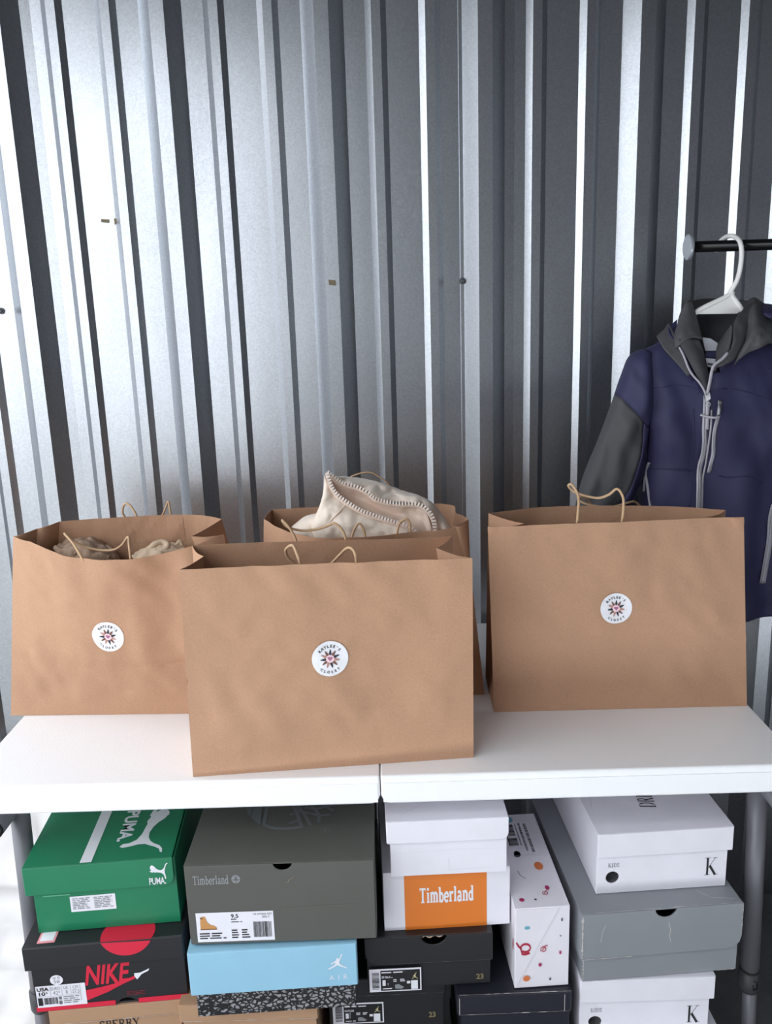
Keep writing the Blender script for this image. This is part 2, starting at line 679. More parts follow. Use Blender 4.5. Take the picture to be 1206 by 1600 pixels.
# scraps of old tape left on the sheet
TAPE = mat('old_brown_tape', hx(120, 108, 84), .7)
for pts in ([(-0.5548, 1.7425, 1.5909), (-0.5397, 1.7425, 1.5893), (-0.5404, 1.7425, 1.5832), (-0.5555, 1.7425, 1.5849)], [(-0.5293, 1.7425, 1.5914), (-0.5143, 1.7425, 1.5885), (-0.5225, 1.7425, 1.5839), (-0.5293, 1.7425, 1.5793)], [(-0.1075, 1.7130, 1.4596), (-0.0936, 1.7130, 1.4579), (-0.0940, 1.7110, 1.4481), (-0.1066, 1.7110, 1.4497)]):
    MB().prism(pts, (0, .0008, 0)).build('tape_scrap', TAPE, wall)

# right side wall of the unit, ribbed sheet as well
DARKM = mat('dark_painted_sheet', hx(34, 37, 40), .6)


def ribbed(name, a, b, z0, z1, m):
    a, b = Vector(a), Vector(b)
    t = (b - a)
    L = t.length
    t.normalize()
    n = Vector((t.y, -t.x, 0))
    pr = rib_profile(0, L)
    rows = [[a + t * x + n * (YF - y) + Vector((0, 0, z)) for x, y in pr] for z in (z0, z1)]
    o = MB().grid(rows).build(name, m, fixn=False)
    solid(o, .001, 1)
    return struct(o)


ribbed('wall_right', (WX1, WY, 0), (WX1, FY, 0), .0, CZ - .003, DARKM)
# unseen dark block, added to keep sky out of the wall's reflections
struct(MB().box((-.66, -2.4, 0), (9, -1.6, 3.9)).build('sky_blocker', mat('dark_blocker', hx(46, 46, 49), .8, var=.1, vscale=2)))
struct(MB().box((WX0, FY - .05, 2.38), (WX1, FY, CZ + .05)).build('trim_3', STEEL))
# open roll-up doorway on the left: jambs and head only
struct(MB().box((WX0 - .06, 1.62, 0.002), (WX0 - .01, 1.70, CZ)).build('trim_1', STEEL))
struct(MB().box((WX0 - .06, FY, 0.002), (WX0 - .01, FY + .06, CZ)).build('trim_2', STEEL))
struct(MB().box((WX0 - .06, FY + .06, 2.38), (WX0 - .01, 1.62, CZ)).build('wall_left', STEEL))

# ================================================================ FOLDING TABLE
HDPE = mat('white_plastic', hx(246, 246, 248), 0.42, bump=0.25, bscale=420)
LEGM = mat('grey_powder_coat', hx(112, 112, 118), 0.42, 0.15)
BLACKP = mat('black_plastic', hx(24, 24, 26), 0.4)
TX, TY, TW, TD, TZ, TT = -0.0256, 1.081, 1.22, 0.60, 0.74, 0.045
table = thing('folding_table', 'white plastic folding table with grey steel legs and a centre seam', 'table', (TX, TY + TD / 2, 0))
for s in (-1, 1):
    g = .0007
    r = .013
    pr = [(g, TT - .002), (g, r)]
    pr += [(g + r * .9 * (1 - math.cos(math.radians(a))) + .001, r - r * math.sin(math.radians(a))) for a in (25, 50, 75, 90)]
    pr += [(TW / 2 - .003, 0), (TW / 2, .003), (TW / 2, TT - .002), (TW / 2 - .002, TT), (g + .002, TT)]
    pts = [(TX + s * x, TY, TZ - TT + z) for x, z in pr]
    top = MB().prism(pts, (0, TD, 0)).build('tabletop', HDPE, table)
    bevel(top, .004, 3, 50)
    # moulded step under the top edge
    MB().box((TX + s * (TW / 2 - .002) if s < 0 else TX + .004, TY - .0016, TZ - TT + .004), (TX - .004 if s < 0 else TX + TW / 2 - .002, TY + .004, TZ - .011)).build('edge_band', HDPE, table)
for s, lx in ((-1, -.589), (1, .557)):
    y0, y1 = TY + .045, TY + TD - .05
    zt = TZ - TT - .022
    xb = lx + s * .012
    rail = MB().tube([(xb, TY + .015, zt - .012), (xb, y1 + .02, zt - .012)], .0145, 12).build('cross_rail', LEGM, table, True)
    MB().lathe((xb, TY + .015, zt - .012), (0, -1, 0), [(-.004, .0135), (.002, .0145), (.005, .012), (.006, .007), (.012, .006), (.013, .003)], 14).build('end_cap', BLACKP, rail, True)
    for ly in (y0 + .03, y1):
        leg = MB().tube([(lx, ly, zt - .010), (lx + s * .010, ly, .33)], .0145, 14).build('leg', LEGM, table, True)
        MB().tube([(lx + s * .010, ly, .36), (lx + s * .022, ly, .012)], .0112, 14).build('leg_extension', LEGM, leg, True)
        MB().lathe((lx + s * .010, ly, .325), (0, 0, -1), [(-.001, .0150), (0, .0172), (.03, .0178), (.036, .016), (.038, .012)], 18).build('lock_collar', mat('dark_grey_plastic', hx(58, 58, 61), .5), leg, True)
        MB().tube([(lx + s * .010, ly - .0182, .317), (lx + s * .010 + .005, ly - .0184, .315), (lx + s * .010 + .006, ly - .0184, .303), (lx + s * .010, ly - .0184, .301), (lx + s * .009, ly - .0184, .310)], .0011, 6).build('lock_clip', BLACKP, leg, True)
        MB().lathe((lx + s * .022, ly, .013), (0, 0, -1), [(0, .0125), (.002, .014), (.013, .014)], 14).build('foot_cap', BLACKP, leg, True)
MB().tube([(TX, TY + .02, TZ - TT + .006), (TX, TY + TD - .02, TZ - TT + .006)], .006, 10).build('hinge_bar', LEGM, table, True)

# ================================================================ PAPER BAGS
KRAFT = mat('kraft_paper', hx(187, 147, 119), 0.82, var=0.07, vscale=420, bump=0.3, bscale=300, spec=0.25)
CORD = mat('twisted_paper_cord', hx(199, 165, 130), 0.8, bump=0.5, bscale=500)
STICK = mat('sticker_paper', hx(240, 240, 245), 0.5)
INKD = mat('dark_ink', hx(45, 42, 52), 0.6)
INKB = mat('brown_ink', hx(120, 78, 66), 0.6)
INKT = mat('tan_ink', hx(190, 140, 125), 0.6)
PINKP = mat('pale_pink_ink', hx(250, 218, 226), 0.6)
MAUVE = mat('mauve_ink', hx(176, 112, 142), 0.6)


def paper_bag(label, bottom, ftop, rmid, btop, lmid, stick, seed, amp=1.0):
    fl, fr, br, bl = [Vector(p) for p in bottom]
    root = thing('paper_bag', label, 'bag', ((fl + fr + br + bl) / 4), 'kraft paper shopping bags on the table')
    ft = cr(ftop, 10) if len(ftop) > 2 else [Vector(p) for p in ftop]
    bt = cr(btop, 10) if len(btop) > 2 else [Vector(p) for p in btop]
    NU, NV = 56, 40
    fts, bts = sample(ft, NU), sample(bt, NU)
    nrm = Vector((fr - fl)).cross(Vector((0, 0, 1))).normalized()     # towards the viewer

    def tcurve(c, u):
        u = min(max(u, 0), 1) * NU
        i = min(int(u), NU - 1)
        return lerp(c[i], c[i + 1], u - i)

    def disp(u, v, sd):
        e = min(1, 9 * u, 9 * (1 - u)) * min(1, 7 * v)
        d = .0045 * e * math.sin(PI * u) * math.sin(PI * min(1, v * .9 + .1))
        d += e * amp * .0058 * noise.fractal(Vector((u * 3.2 + sd, v * 2.4, sd * 1.7)), .9, 2, 4)
        d += e * amp * .0026 * abs(noise.noise(Vector((u * 7 + v * 4 + sd, v * 3, 3.1)))) * 2
        w = v - (.335 + .012 * noise.noise(Vector((u * 2, sd, 0))))
        d += -.0022 * math.exp(-(w / .009) ** 2) + .0014 * math.exp(-((w - .03) / .02) ** 2)
        w2 = v - .47
        d += -.0008 * math.exp(-(w2 / .008) ** 2)
        return d

    def front(u, v, off=0.0):
        p = lerp(lerp(fl, fr, u), tcurve(fts, u), v)
        return p + nrm * (disp(u, v, seed) + off)

    def back(u, v):      # u from right to left
        p = lerp(lerp(br, bl, u), tcurve(bts, u), v)
        return p - nrm * .6 * disp(u, v, seed + 9)
    b = MB()
    b.grid([[front(i / NU, j / NV) for i in range(NU + 1)] for j in range(NV + 1)])
    NS = 8
    for A0, A1, Bm0, Bm1, C0, C1 in ((fr, ft[-1], (fr + br) / 2, Vector(rmid), br, bt[0]), (bl, bt[-1], (fl + bl) / 2, Vector(lmid), fl, ft[0])):
        for p0, p1, q0, q1 in ((A0, A1, Bm0, Bm1), (Bm0, Bm1, C0, C1)):
            rows = []
            for j in range(NV + 1):
                v = j / NV
                row = []
                for i in range(NS + 1):
                    t = i / NS
                    p = lerp(lerp(p0, q0, t), lerp(p1, q1, t), v)
                    # paper bows a little between its folds, more near the mouth
                    bow = .010 * math.sin(PI * t) * v * v
                    row.append(p + Vector((0, -bow, 0)))
                rows.append(row)
            b.grid(rows)
    b.grid([[back(i / NU, j / NV) for i in range(NU + 1)] for j in range(NV + 1)])
    b.poly([fl, fr, (fr + br) / 2, br, bl, (bl + fl) / 2])
    body = b.build('bag_body', KRAFT, root, True, weld=True)
    solid(body, .0007, -1)
    md = body.modifiers.new('edges', 'EDGE_SPLIT')
    md.split_angle = math.radians(32)
    # reinforcing patch glued inside the back panel, under the handle
    pr = []
    for j in range(9):
        pr.append([back(lerp(.30, .70, i / 16), lerp(.84, .985, j / 8)) + nrm * .0006 for i in range(17)])
    pt = MB().grid(pr).build('handle_patch', KRAFT, root)
    # round sticker
    if stick:
        su, sv, sr, rot = stick
        w = (fr - fl).length
        hgt = (tcurve(fts, su) - lerp(fl, fr, su)).length
        cs, sn = math.cos(math.radians(rot)), math.sin(math.radians(rot))

        def S(off):
            return lambda x, y, k=0: front(su + (x * cs - y * sn) * sr / w, sv + (x * sn + y * cs) * sr / hgt, off + k * .00002)
        rings = [([(0, 0)] + arc(0, 0, 1, 1, 0, 352.5, 47), None)]
        v, f = [(0, 0)], []
        for q in (.34, .67, 1.0):
            v += arc(0, 0, q, q, 0, 352.5, 47)
        for k in range(48):
            j = (k + 1) % 48
            f.append([0, 1 + k, 1 + j])
            for q in (0, 1):
                f.append([1 + q * 48 + k, 1 + (q + 1) * 48 + k, 1 + (q + 1) * 48 + j, 1 + q * 48 + j])
        st = MB().add2d((v, f), S(.0016)).build('round_sticker', STICK, root)
        st['label'] = 'round white sticker'
        o1, o2 = .0021, .0024
        # words set round the rim
        def word(txt, a0, a1, rad, size, top=True):
            out = []
            for k, ch in enumerate(txt):
                a = lerp(a0, a1, k / (len(txt) - 1))
                t2 = text2(ch, .03)
                wd = max(p[0] for p in t2[0])
                t2 = tf2(t2, size, size, -wd * size / 2, 0 if top else 0)
                ra = math.radians(a)
                t2 = tf2(t2, 1, 1, rad * math.cos(ra), rad * math.sin(ra), (a - 90) if top else (a + 90))
                out.append(t2)
            return merge2(*out)
        MB().add2d(word("KAYLEE'S", 139, 44, .65, .15), S(o2)).build('lettering', INKD, st)
        MB().add2d(word('CLOSET', 232, 308, .82, .13, False), S(o2)).build('lettering', INKD, st)
        # emblem: reaching arms round a heart
        arms = {0: [], 1: [], 2: []}
        cols = [0, 1, 2, 0, 1, 2, 0, 1, 2, 0, 1]
        for k in range(11):
            a = 88 + k * 360 / 11
            arm = [(.22, -.045), (.28, -.075), (.35, -.03), (.44, -.02), (.51, -.03), (.54, 0), (.51, .03), (.44, .02), (.35, .03), (.28, .075), (.22, .045)]
            arms[cols[k]].append(tf2(tris2(arm), 1, 1, 0, 0, a))
        MB().add2d(disc2(0, 0, .27, n=24), S(o1)).build('emblem_disc', PINKP, st)
        for k, m in ((0, INKD), (1, INKB), (2, INKT)):
            MB().add2d(merge2(*arms[k]), S(o2)).build('emblem_arms', m, st)
        heart = [(0, -.13)] + arc(.065, .045, .072, .072, -20, 160, 7) + [(0, .05)] + arc(-.065, .045, .072, .072, 20, 200, 7)
        MB().add2d(tris2(heart), S(.0027)).build('emblem_heart', MAUVE, st)
    return root


def handle(root, pts, r=.0021):
    return MB().tube(cr(pts, 6), r, 7).build('handle', CORD, root, True)


# front bag
F_ = [(-.298, 1.093, .7405), (.114, 1.125, .7405), (.102, 1.275, .7405), (-.309, 1.243, .7405)]
front_bag = paper_bag('empty brown kraft paper bag nearest the front edge of the table', F_,
    [(-0.2919, 1.0980, 1.0540), (-0.1869, 1.1040, 1.0544), (-0.0812, 1.1120, 1.0533), (0.0260, 1.1200, 1.0513), (0.1144, 1.1250, 1.0498)], (0.0675, 1.1831, 1.0500),
    [(0.0968, 1.2538, 1.0500), (0.0792, 1.2442, 1.0500), (-0.0396, 1.2428, 1.0500), (-0.1683, 1.2425, 1.0500), (-0.3064, 1.2396, 1.0500)], (-0.2752, 1.1761, 1.0500), (.497, .553, .0262, -1), 1.3)
handle(front_bag, [(-0.1260, 1.1180, 1.0426), (-0.1265, 1.1170, 1.0485), (-0.1307, 1.1150, 1.0660), (-0.1374, 1.1250, 1.0764), (-0.1487, 1.1400, 1.0669), (-0.1496, 1.1500, 1.0546), (-0.1434, 1.1550, 1.0443), (-0.1332, 1.1600, 1.0357), (-0.1135, 1.1650, 1.0287), (-0.0961, 1.1600, 1.0326), (-0.0862, 1.1550, 1.0396), (-0.0740, 1.1450, 1.0537), (-0.0608, 1.1300, 1.0689), (-0.0516, 1.1220, 1.0662), (-0.0486, 1.1210, 1.0496), (-0.0490, 1.1220, 1.0408)])
handle(front_bag, [(-0.1461, 1.2500, 0.9994), (-0.1457, 1.2500, 1.0255), (-0.1464, 1.2500, 1.0483), (-0.1558, 1.2550, 1.0679), (-0.1683, 1.2650, 1.0792), (-0.1606, 1.2700, 1.0663), (-0.1392, 1.2750, 1.0591), (-0.1169, 1.2750, 1.0605), (-0.0991, 1.2700, 1.0664), (-0.0865, 1.2650, 1.0714), (-0.0745, 1.2580, 1.0615), (-0.0690, 1.2530, 1.0451), (-0.0690, 1.2530, 1.0202), (-0.0700, 1.2530, 0.9971)])

# left bag
L_ = [(-.657, 1.308, .7405), (-.253, 1.292, .7405), (-.247, 1.442, .7405), (-.651, 1.456, .7405)]
left_bag = paper_bag('brown kraft paper bag at the left end of the table, mouth wide open', L_,
    [(-0.6504, 1.3909, 1.0350), (-0.5888, 1.3440, 1.0300), (-0.5466, 1.3200, 1.0200), (-0.5002, 1.3096, 1.0150), (-0.4275, 1.2982, 1.0150), (-0.3780, 1.3086, 1.0180), (-0.3239, 1.3100, 1.0300), (-0.2766, 1.3404, 1.0400)], (-0.3296, 1.3341, 1.0400),
    [(-0.2977, 1.4309, 1.0450), (-0.3332, 1.4599, 1.0450), (-0.3810, 1.4762, 1.0450), (-0.4866, 1.4700, 1.0450), (-0.5917, 1.4493, 1.0450)], (-0.6212, 1.4214, 1.0400), (.478, .52, .0262, -9), 4.1, 1.3)
handle(left_bag, [(-0.5052, 1.3120, 1.0057), (-0.5056, 1.3100, 1.0151), (-0.5203, 1.3200, 1.0367), (-0.5390, 1.3350, 1.0507), (-0.5364, 1.3450, 1.0414), (-0.5296, 1.3500, 1.0321), (-0.5132, 1.3550, 1.0212), (-0.4890, 1.3550, 1.0149), (-0.4656, 1.3500, 1.0167), (-0.4490, 1.3450, 1.0265), (-0.4348, 1.3350, 1.0420), (-0.4281, 1.3150, 1.0330), (-0.4252, 1.3070, 1.0123), (-0.4261, 1.3090, 1.0041)])
handle(left_bag, [(-0.4785, 1.5130, 0.9698), (-0.4767, 1.5130, 0.9885), (-0.4741, 1.5180, 1.0294), (-0.4817, 1.5250, 1.0465), (-0.4896, 1.5300, 1.0542), (-0.4982, 1.5350, 1.0559), (-0.5056, 1.5400, 1.0463), (-0.5063, 1.5450, 1.0301), (-0.4836, 1.5480, 1.0085), (-0.4527, 1.5480, 1.0101), (-0.4344, 1.5450, 1.0279), (-0.4228, 1.5350, 1.0461), (-0.4148, 1.5270, 1.0587), (-0.4111, 1.5200, 1.0405), (-0.4085, 1.5130, 1.0224), (-0.4068, 1.5100, 0.9934), (-0.4073, 1.5100, 0.9734)])

# middle bag behind
M_ = [(-.232, 1.335, .7405), (.155, 1.335, .7405), (.150, 1.47, .7405), (-.236, 1.47, .7405)]
middle_bag = paper_bag('brown kraft paper bag behind the nearest one, holding a cream garment', M_,
    [(-0.2215, 1.4211, 1.0450), (-0.1721, 1.3339, 1.0450), (-0.1179, 1.2783, 1.0450), (-0.0659, 1.2762, 1.0450), (-0.0213, 1.2828, 1.0450), (0.0332, 1.2965, 1.0450), (0.0834, 1.3070, 1.0450), (0.1254, 1.3448, 1.0450)], (0.1029, 1.3301, 1.0450),
    [(0.1338, 1.3754, 1.0450), (0.1287, 1.4400, 1.0365), (0.1194, 1.4650, 1.0356), (0.1200, 1.4850, 1.0429), (0.1048, 1.5000, 1.0437), (0.0710, 1.5100, 1.0437), (-0.1184, 1.5100, 1.0435), (-0.2184, 1.5000, 1.0440)], (-0.2212, 1.4602, 1.0450), None, 7.7)
handle(middle_bag, [(-0.0639, 1.3130, 1.0286), (-0.0625, 1.3120, 1.0375), (-0.0578, 1.3120, 1.0503), (-0.0503, 1.3140, 1.0581), (-0.0443, 1.3130, 1.0507), (-0.0415, 1.3120, 1.0390), (-0.0409, 1.3130, 1.0279)])
handle(middle_bag, [(0.0094, 1.3180, 1.0293), (0.0107, 1.3170, 1.0382), (0.0154, 1.3180, 1.0551), (0.0270, 1.3180, 1.0623), (0.0321, 1.3180, 1.0546), (0.0328, 1.3180, 1.0405), (0.0336, 1.3190, 1.0283)])
handle(middle_bag, [(-0.0861, 1.5060, 1.0434), (-0.0839, 1.5060, 1.0676), (-0.0806, 1.5060, 1.0880), (-0.0660, 1.5060, 1.1012), (-0.0363, 1.5060, 1.1070), (-0.0178, 1.5060, 1.0981), (0.0006, 1.5060, 1.0819), (0.0069, 1.5060, 1.0551), (0.0077, 1.5060, 1.0405)], .0015)

# right bag
R_ = [(.163, 1.268, .7405), (.580, 1.264, .7405), (.578, 1.40, .7405), (.165, 1.405, .7405)]
right_bag = paper_bag('brown kraft paper bag at the right, in front of the hanging jacket', R_,
    [(0.1552, 1.2830, 1.0542), (0.2540, 1.2780, 1.0565), (0.3567, 1.2760, 1.0580), (0.4567, 1.2790, 1.0583), (0.5612, 1.2820, 1.0574)], (0.5081, 1.3074, 1.0530),
    [(0.5606, 1.3509, 1.0530), (0.4932, 1.3842, 1.0530), (0.3905, 1.4083, 1.0530), (0.2695, 1.4149, 1.0530), (0.1681, 1.3796, 1.0530)], (0.2162, 1.3011, 1.0530), (.487, .556, .0262, 0), 11.9)
handle(right_bag, [(0.2966, 1.2820, 1.0469), (0.2967, 1.2810, 1.0555), (0.2983, 1.2830, 1.0738), (0.3005, 1.2900, 1.0909), (0.2994, 1.3000, 1.1033), (0.2933, 1.3100, 1.1130), (0.2893, 1.3150, 1.1100), (0.2963, 1.3180, 1.1018), (0.3082, 1.3150, 1.0957), (0.3350, 1.3100, 1.0896), (0.3507, 1.3000, 1.0965), (0.3623, 1.2950, 1.1066), (0.3699, 1.2880, 1.0954), (0.3700, 1.2830, 1.0788), (0.3679, 1.2800, 1.0577), (0.3685, 1.2810, 1.0491)])
handle(right_bag, [(0.3701, 1.4550, 1.0004), (0.3696, 1.4500, 1.0160), (0.3656, 1.4450, 1.0338), (0.3524, 1.4350, 1.0563), (0.3363, 1.4250, 1.0659), (0.3307, 1.4200, 1.0637), (0.3387, 1.4150, 1.0577), (0.3622, 1.4150, 1.0512), (0.3893, 1.4200, 1.0481), (0.4189, 1.4300, 1.0519), (0.4343, 1.4400, 1.0515), (0.4473, 1.4480, 1.0411), (0.4531, 1.4500, 1.0252), (0.4546, 1.4520, 1.0033)])

# ================================================================ CLOTHES IN THE BAGS
CREAM = mat('cream_nylon', hx(246, 230, 214), 0.62, bump=0.3, bscale=60, sheen=.2)
CREAMD = mat('cream_lining', hx(236, 214, 198), 0.55, bump=0.25, bscale=70)
ZIPC = mat('cream_zip_teeth', hx(250, 238, 228), 0.4)
cj = thing('puffer_garment', 'cream quilted puffer garment with a chunky zip, heaped in the middle bag', 'clothing', (-0.0225, 1.4200, 1.0053))


def puff(rows, name, m, amp, fr, sd, nu=7, nv=7):
    g = sheet(rows, nu, nv, amp, fr, sd)
    o = MB().grid(g).build(name, m, cj, True, fixn=False)
    solid(o, .004, 0)
    return o


zipA = [(-0.1052, 1.3750, 1.1311), (-0.0984, 1.3720, 1.1096), (-0.0882, 1.3700, 1.0943), (-0.0713, 1.3660, 1.0814), (-0.0481, 1.3620, 1.0672), (-0.0215, 1.3600, 1.0569), (0.0051, 1.3580, 1.0477), (0.0318, 1.3580, 1.0380), (0.0456, 1.3600, 1.0236)]
zipB = [(-0.1032, 1.3780, 1.1316), (-0.0899, 1.3820, 1.1194), (-0.0775, 1.3850, 1.1107), (-0.0582, 1.3850, 1.1046), (-0.0389, 1.3820, 1.0957), (-0.0262, 1.3800, 1.0846), (-0.0068, 1.3800, 1.0774), (0.0202, 1.3780, 1.0736), (0.0440, 1.3760, 1.0733), (0.0611, 1.3740, 1.0643), (0.0705, 1.3720, 1.0478), (0.0732, 1.3700, 1.0247)]
# quilted front, between the bag rim and the lower zip
puff([[(-0.1067, 1.3800, 1.1291), (-0.1011, 1.3780, 1.1062), (-0.0908, 1.3740, 1.0902), (-0.0738, 1.3700, 1.0772), (-0.0505, 1.3660, 1.0630), (-0.0227, 1.3630, 1.0529), (0.0040, 1.3610, 1.0437), (0.0328, 1.3600, 1.0330)],
      [(-0.1092, 1.3850, 1.1051), (-0.1077, 1.3700, 1.0938), (-0.0991, 1.3620, 1.0809), (-0.0821, 1.3560, 1.0708), (-0.0567, 1.3520, 1.0577), (-0.0271, 1.3500, 1.0474), (0.0005, 1.3500, 1.0388), (0.0303, 1.3520, 1.0296)],
      [(-0.1150, 1.3850, 1.0763), (-0.1169, 1.3650, 1.0731), (-0.1102, 1.3560, 1.0650), (-0.0910, 1.3510, 1.0568), (-0.0633, 1.3470, 1.0481), (-0.0316, 1.3460, 1.0386), (-0.0030, 1.3470, 1.0308), (0.0280, 1.3500, 1.0224)],
      [(-0.1279, 1.3900, 1.0440), (-0.1307, 1.3700, 1.0423), (-0.1216, 1.3600, 1.0356), (-0.0978, 1.3550, 1.0295), (-0.0666, 1.3520, 1.0248), (-0.0344, 1.3500, 1.0210), (-0.0045, 1.3500, 1.0167), (0.0278, 1.3520, 1.0129)],
      [(-0.1338, 1.4000, 1.0084), (-0.1300, 1.3800, 1.0080), (-0.1206, 1.3700, 1.0047), (-0.0986, 1.3650, 1.0021), (-0.0679, 1.3600, 1.0002), (-0.0354, 1.3600, 0.9992), (-0.0050, 1.3600, 0.9983), (0.0276, 1.3600, 0.9973)]], 'quilted_front', CREAM, .006, 34, 1.0)
# quilting seam
MB().tube(cr([(-0.0725, 1.3660, 1.0792), (-0.0841, 1.3520, 1.0696), (-0.0973, 1.3495, 1.0574), (-0.1124, 1.3560, 1.0419), (-0.1260, 1.3700, 1.0275)], 5), .0012, 5).build('seam', CREAMD, cj, True)
# lining lying open between the two zips
puff([[(-0.1044, 1.3790, 1.1292), (-0.0902, 1.3840, 1.1168), (-0.0777, 1.3880, 1.1079), (-0.0573, 1.3880, 1.1006), (-0.0380, 1.3850, 1.0917), (-0.0242, 1.3840, 1.0804), (-0.0048, 1.3840, 1.0719), (0.0234, 1.3820, 1.0682), (0.0452, 1.3800, 1.0679), (0.0623, 1.3770, 1.0592), (0.0723, 1.3730, 1.0262)],
      [(-0.1035, 1.3780, 1.1250), (-0.0940, 1.3880, 1.1084), (-0.0809, 1.3980, 1.0959), (-0.0616, 1.4000, 1.0870), (-0.0420, 1.3970, 1.0781), (-0.0269, 1.3940, 1.0681), (-0.0074, 1.3920, 1.0590), (0.0188, 1.3880, 1.0523), (0.0383, 1.3840, 1.0493), (0.0554, 1.3800, 1.0384), (0.0636, 1.3760, 1.0166)],
      [(-0.1024, 1.3760, 1.1221), (-0.0959, 1.3800, 1.1057), (-0.0847, 1.3840, 1.0923), (-0.0678, 1.3840, 1.0806), (-0.0463, 1.3800, 1.0686), (-0.0227, 1.3760, 1.0587), (-0.0033, 1.3720, 1.0523), (0.0139, 1.3690, 1.0458), (0.0288, 1.3660, 1.0394), (0.0415, 1.3640, 1.0294), (0.0520, 1.3640, 1.0134)],
      [(-0.1014, 1.3740, 1.1180), (-0.0966, 1.3740, 1.1047), (-0.0862, 1.3720, 1.0927), (-0.0704, 1.3680, 1.0798), (-0.0482, 1.3640, 1.0656), (-0.0226, 1.3620, 1.0553), (-0.0034, 1.3600, 1.0486), (0.0115, 1.3590, 1.0428), (0.0243, 1.3590, 1.0380), (0.0349, 1.3600, 1.0285), (0.0432, 1.3620, 1.0097)]], 'lining', CREAMD, .006, 36, 2.0, 5, 6)
# crumpled back, heaped up behind the upper zip
puff([[(-0.1027, 1.3840, 1.1282), (-0.0882, 1.3880, 1.1182), (-0.0755, 1.3900, 1.1108), (-0.0562, 1.3910, 1.1044), (-0.0368, 1.3890, 1.0953), (-0.0219, 1.3870, 1.0841), (-0.0024, 1.3860, 1.0781), (0.0259, 1.3850, 1.0752), (0.0476, 1.3840, 1.0737), (0.0648, 1.3820, 1.0635), (0.0793, 1.3800, 1.0241)],
      [(-0.0952, 1.4000, 1.1217), (-0.0803, 1.4050, 1.1180), (-0.0675, 1.4100, 1.1144), (-0.0500, 1.4100, 1.1094), (-0.0302, 1.4050, 1.1030), (-0.0152, 1.4020, 1.0919), (0.0044, 1.4000, 1.0850), (0.0286, 1.4000, 1.0820), (0.0505, 1.3980, 1.0795), (0.0721, 1.3950, 1.0659), (0.0953, 1.3900, 1.0210)],
      [(-0.0909, 1.4300, 1.1090), (-0.0746, 1.4400, 1.1066), (-0.0623, 1.4400, 1.1051), (-0.0420, 1.4400, 1.1033), (-0.0217, 1.4350, 1.1025), (-0.0039, 1.4300, 1.0972), (0.0138, 1.4300, 1.0886), (0.0316, 1.4300, 1.0812), (0.0517, 1.4300, 1.0725), (0.0800, 1.4200, 1.0566), (0.1079, 1.4100, 1.0155)],
      [(-0.0892, 1.4600, 1.0798), (-0.0724, 1.4700, 1.0796), (-0.0597, 1.4700, 1.0792), (-0.0390, 1.4700, 1.0785), (-0.0183, 1.4700, 1.0755), (0.0000, 1.4700, 1.0702), (0.0183, 1.4700, 1.0626), (0.0366, 1.4650, 1.0560), (0.0569, 1.4600, 1.0470), (0.0860, 1.4500, 1.0319), (0.1070, 1.4300, 0.9986)]], 'crumpled_back', CREAM, .013, 36, 3.0, 5, 8)
# left fold sinking into the bag
puff([[(-0.0991, 1.4200, 1.0633), (-0.1220, 1.4200, 1.0525), (-0.1470, 1.4200, 1.0464), (-0.1658, 1.4200, 1.0331)],
      [(-0.1087, 1.3950, 1.0603), (-0.1264, 1.3900, 1.0530), (-0.1488, 1.3900, 1.0446), (-0.1705, 1.4000, 1.0314)],
      [(-0.1138, 1.3800, 1.0471), (-0.1301, 1.3750, 1.0410), (-0.1501, 1.3750, 1.0349), (-0.1710, 1.3900, 1.0225)],
      [(-0.1157, 1.3800, 1.0075), (-0.1317, 1.3750, 1.0094), (-0.1514, 1.3750, 1.0100), (-0.1720, 1.3900, 1.0042)]], 'sleeve_fold', CREAM, .004, 40, 5.0)


def teeth(path, name, step, side):
    pts = sample(cr(path, 8), int(sum((Vector(b) - Vector(a)).length for a, b in zip(path, path[1:])) / step))
    m = MB()
    for a, b in zip(pts, pts[1:]):
        t = (b - a)
        d = Vector((-t.z, 0, t.x)).normalized() * side
        t = t * .30
        p = a + Vector((0, -.004, 0))
        m.prism([p - t, p + t, p + t * .8 + d * .0062, p - t * .8 + d * .0062], (0, -.0034, 0))
    o = m.build(name, ZIPC, cj)
    o['kind'] = 'stuff'
    tp = MB()
    rows = [[p + Vector((0, -.0035, 0)) + Vector((0, 0, -.0045 * side)) for p in pts], [p + Vector((0, -.0035, 0)) for p in pts]]
    z = tp.grid(rows).build('zip_tape', CREAMD, cj, True)
    solid(z, .001, 0)


teeth(zipA, 'zip_teeth', .0052, 1)
teeth(zipB, 'zip_teeth', .0052, 1)

KNIT = mat('taupe_rib_knit', hx(158, 132, 112), 0.9, bump=0.9, bscale=160, stretch=(1, 1, .25))
BEIG = mat('beige_fleece', hx(204, 180, 155), 0.9, bump=0.6, bscale=260)


def heap(name, label, m, rows, amp, fr, sd):
    g = sheet(rows, 8, 8, amp, fr, sd, (0, -.5, 1))
    flat = [p for r in g for p in r]
    c = sum(flat, Vector()) / len(flat)
    root = thing(name, label, 'clothing', (c.x, c.y, min(p.z for p in flat)), 'clothes folded into the left bag')
    o = MB().grid(g).build('cloth_fold', m, root, True, fixn=False)
    solid(o, .005, 0)
    return root


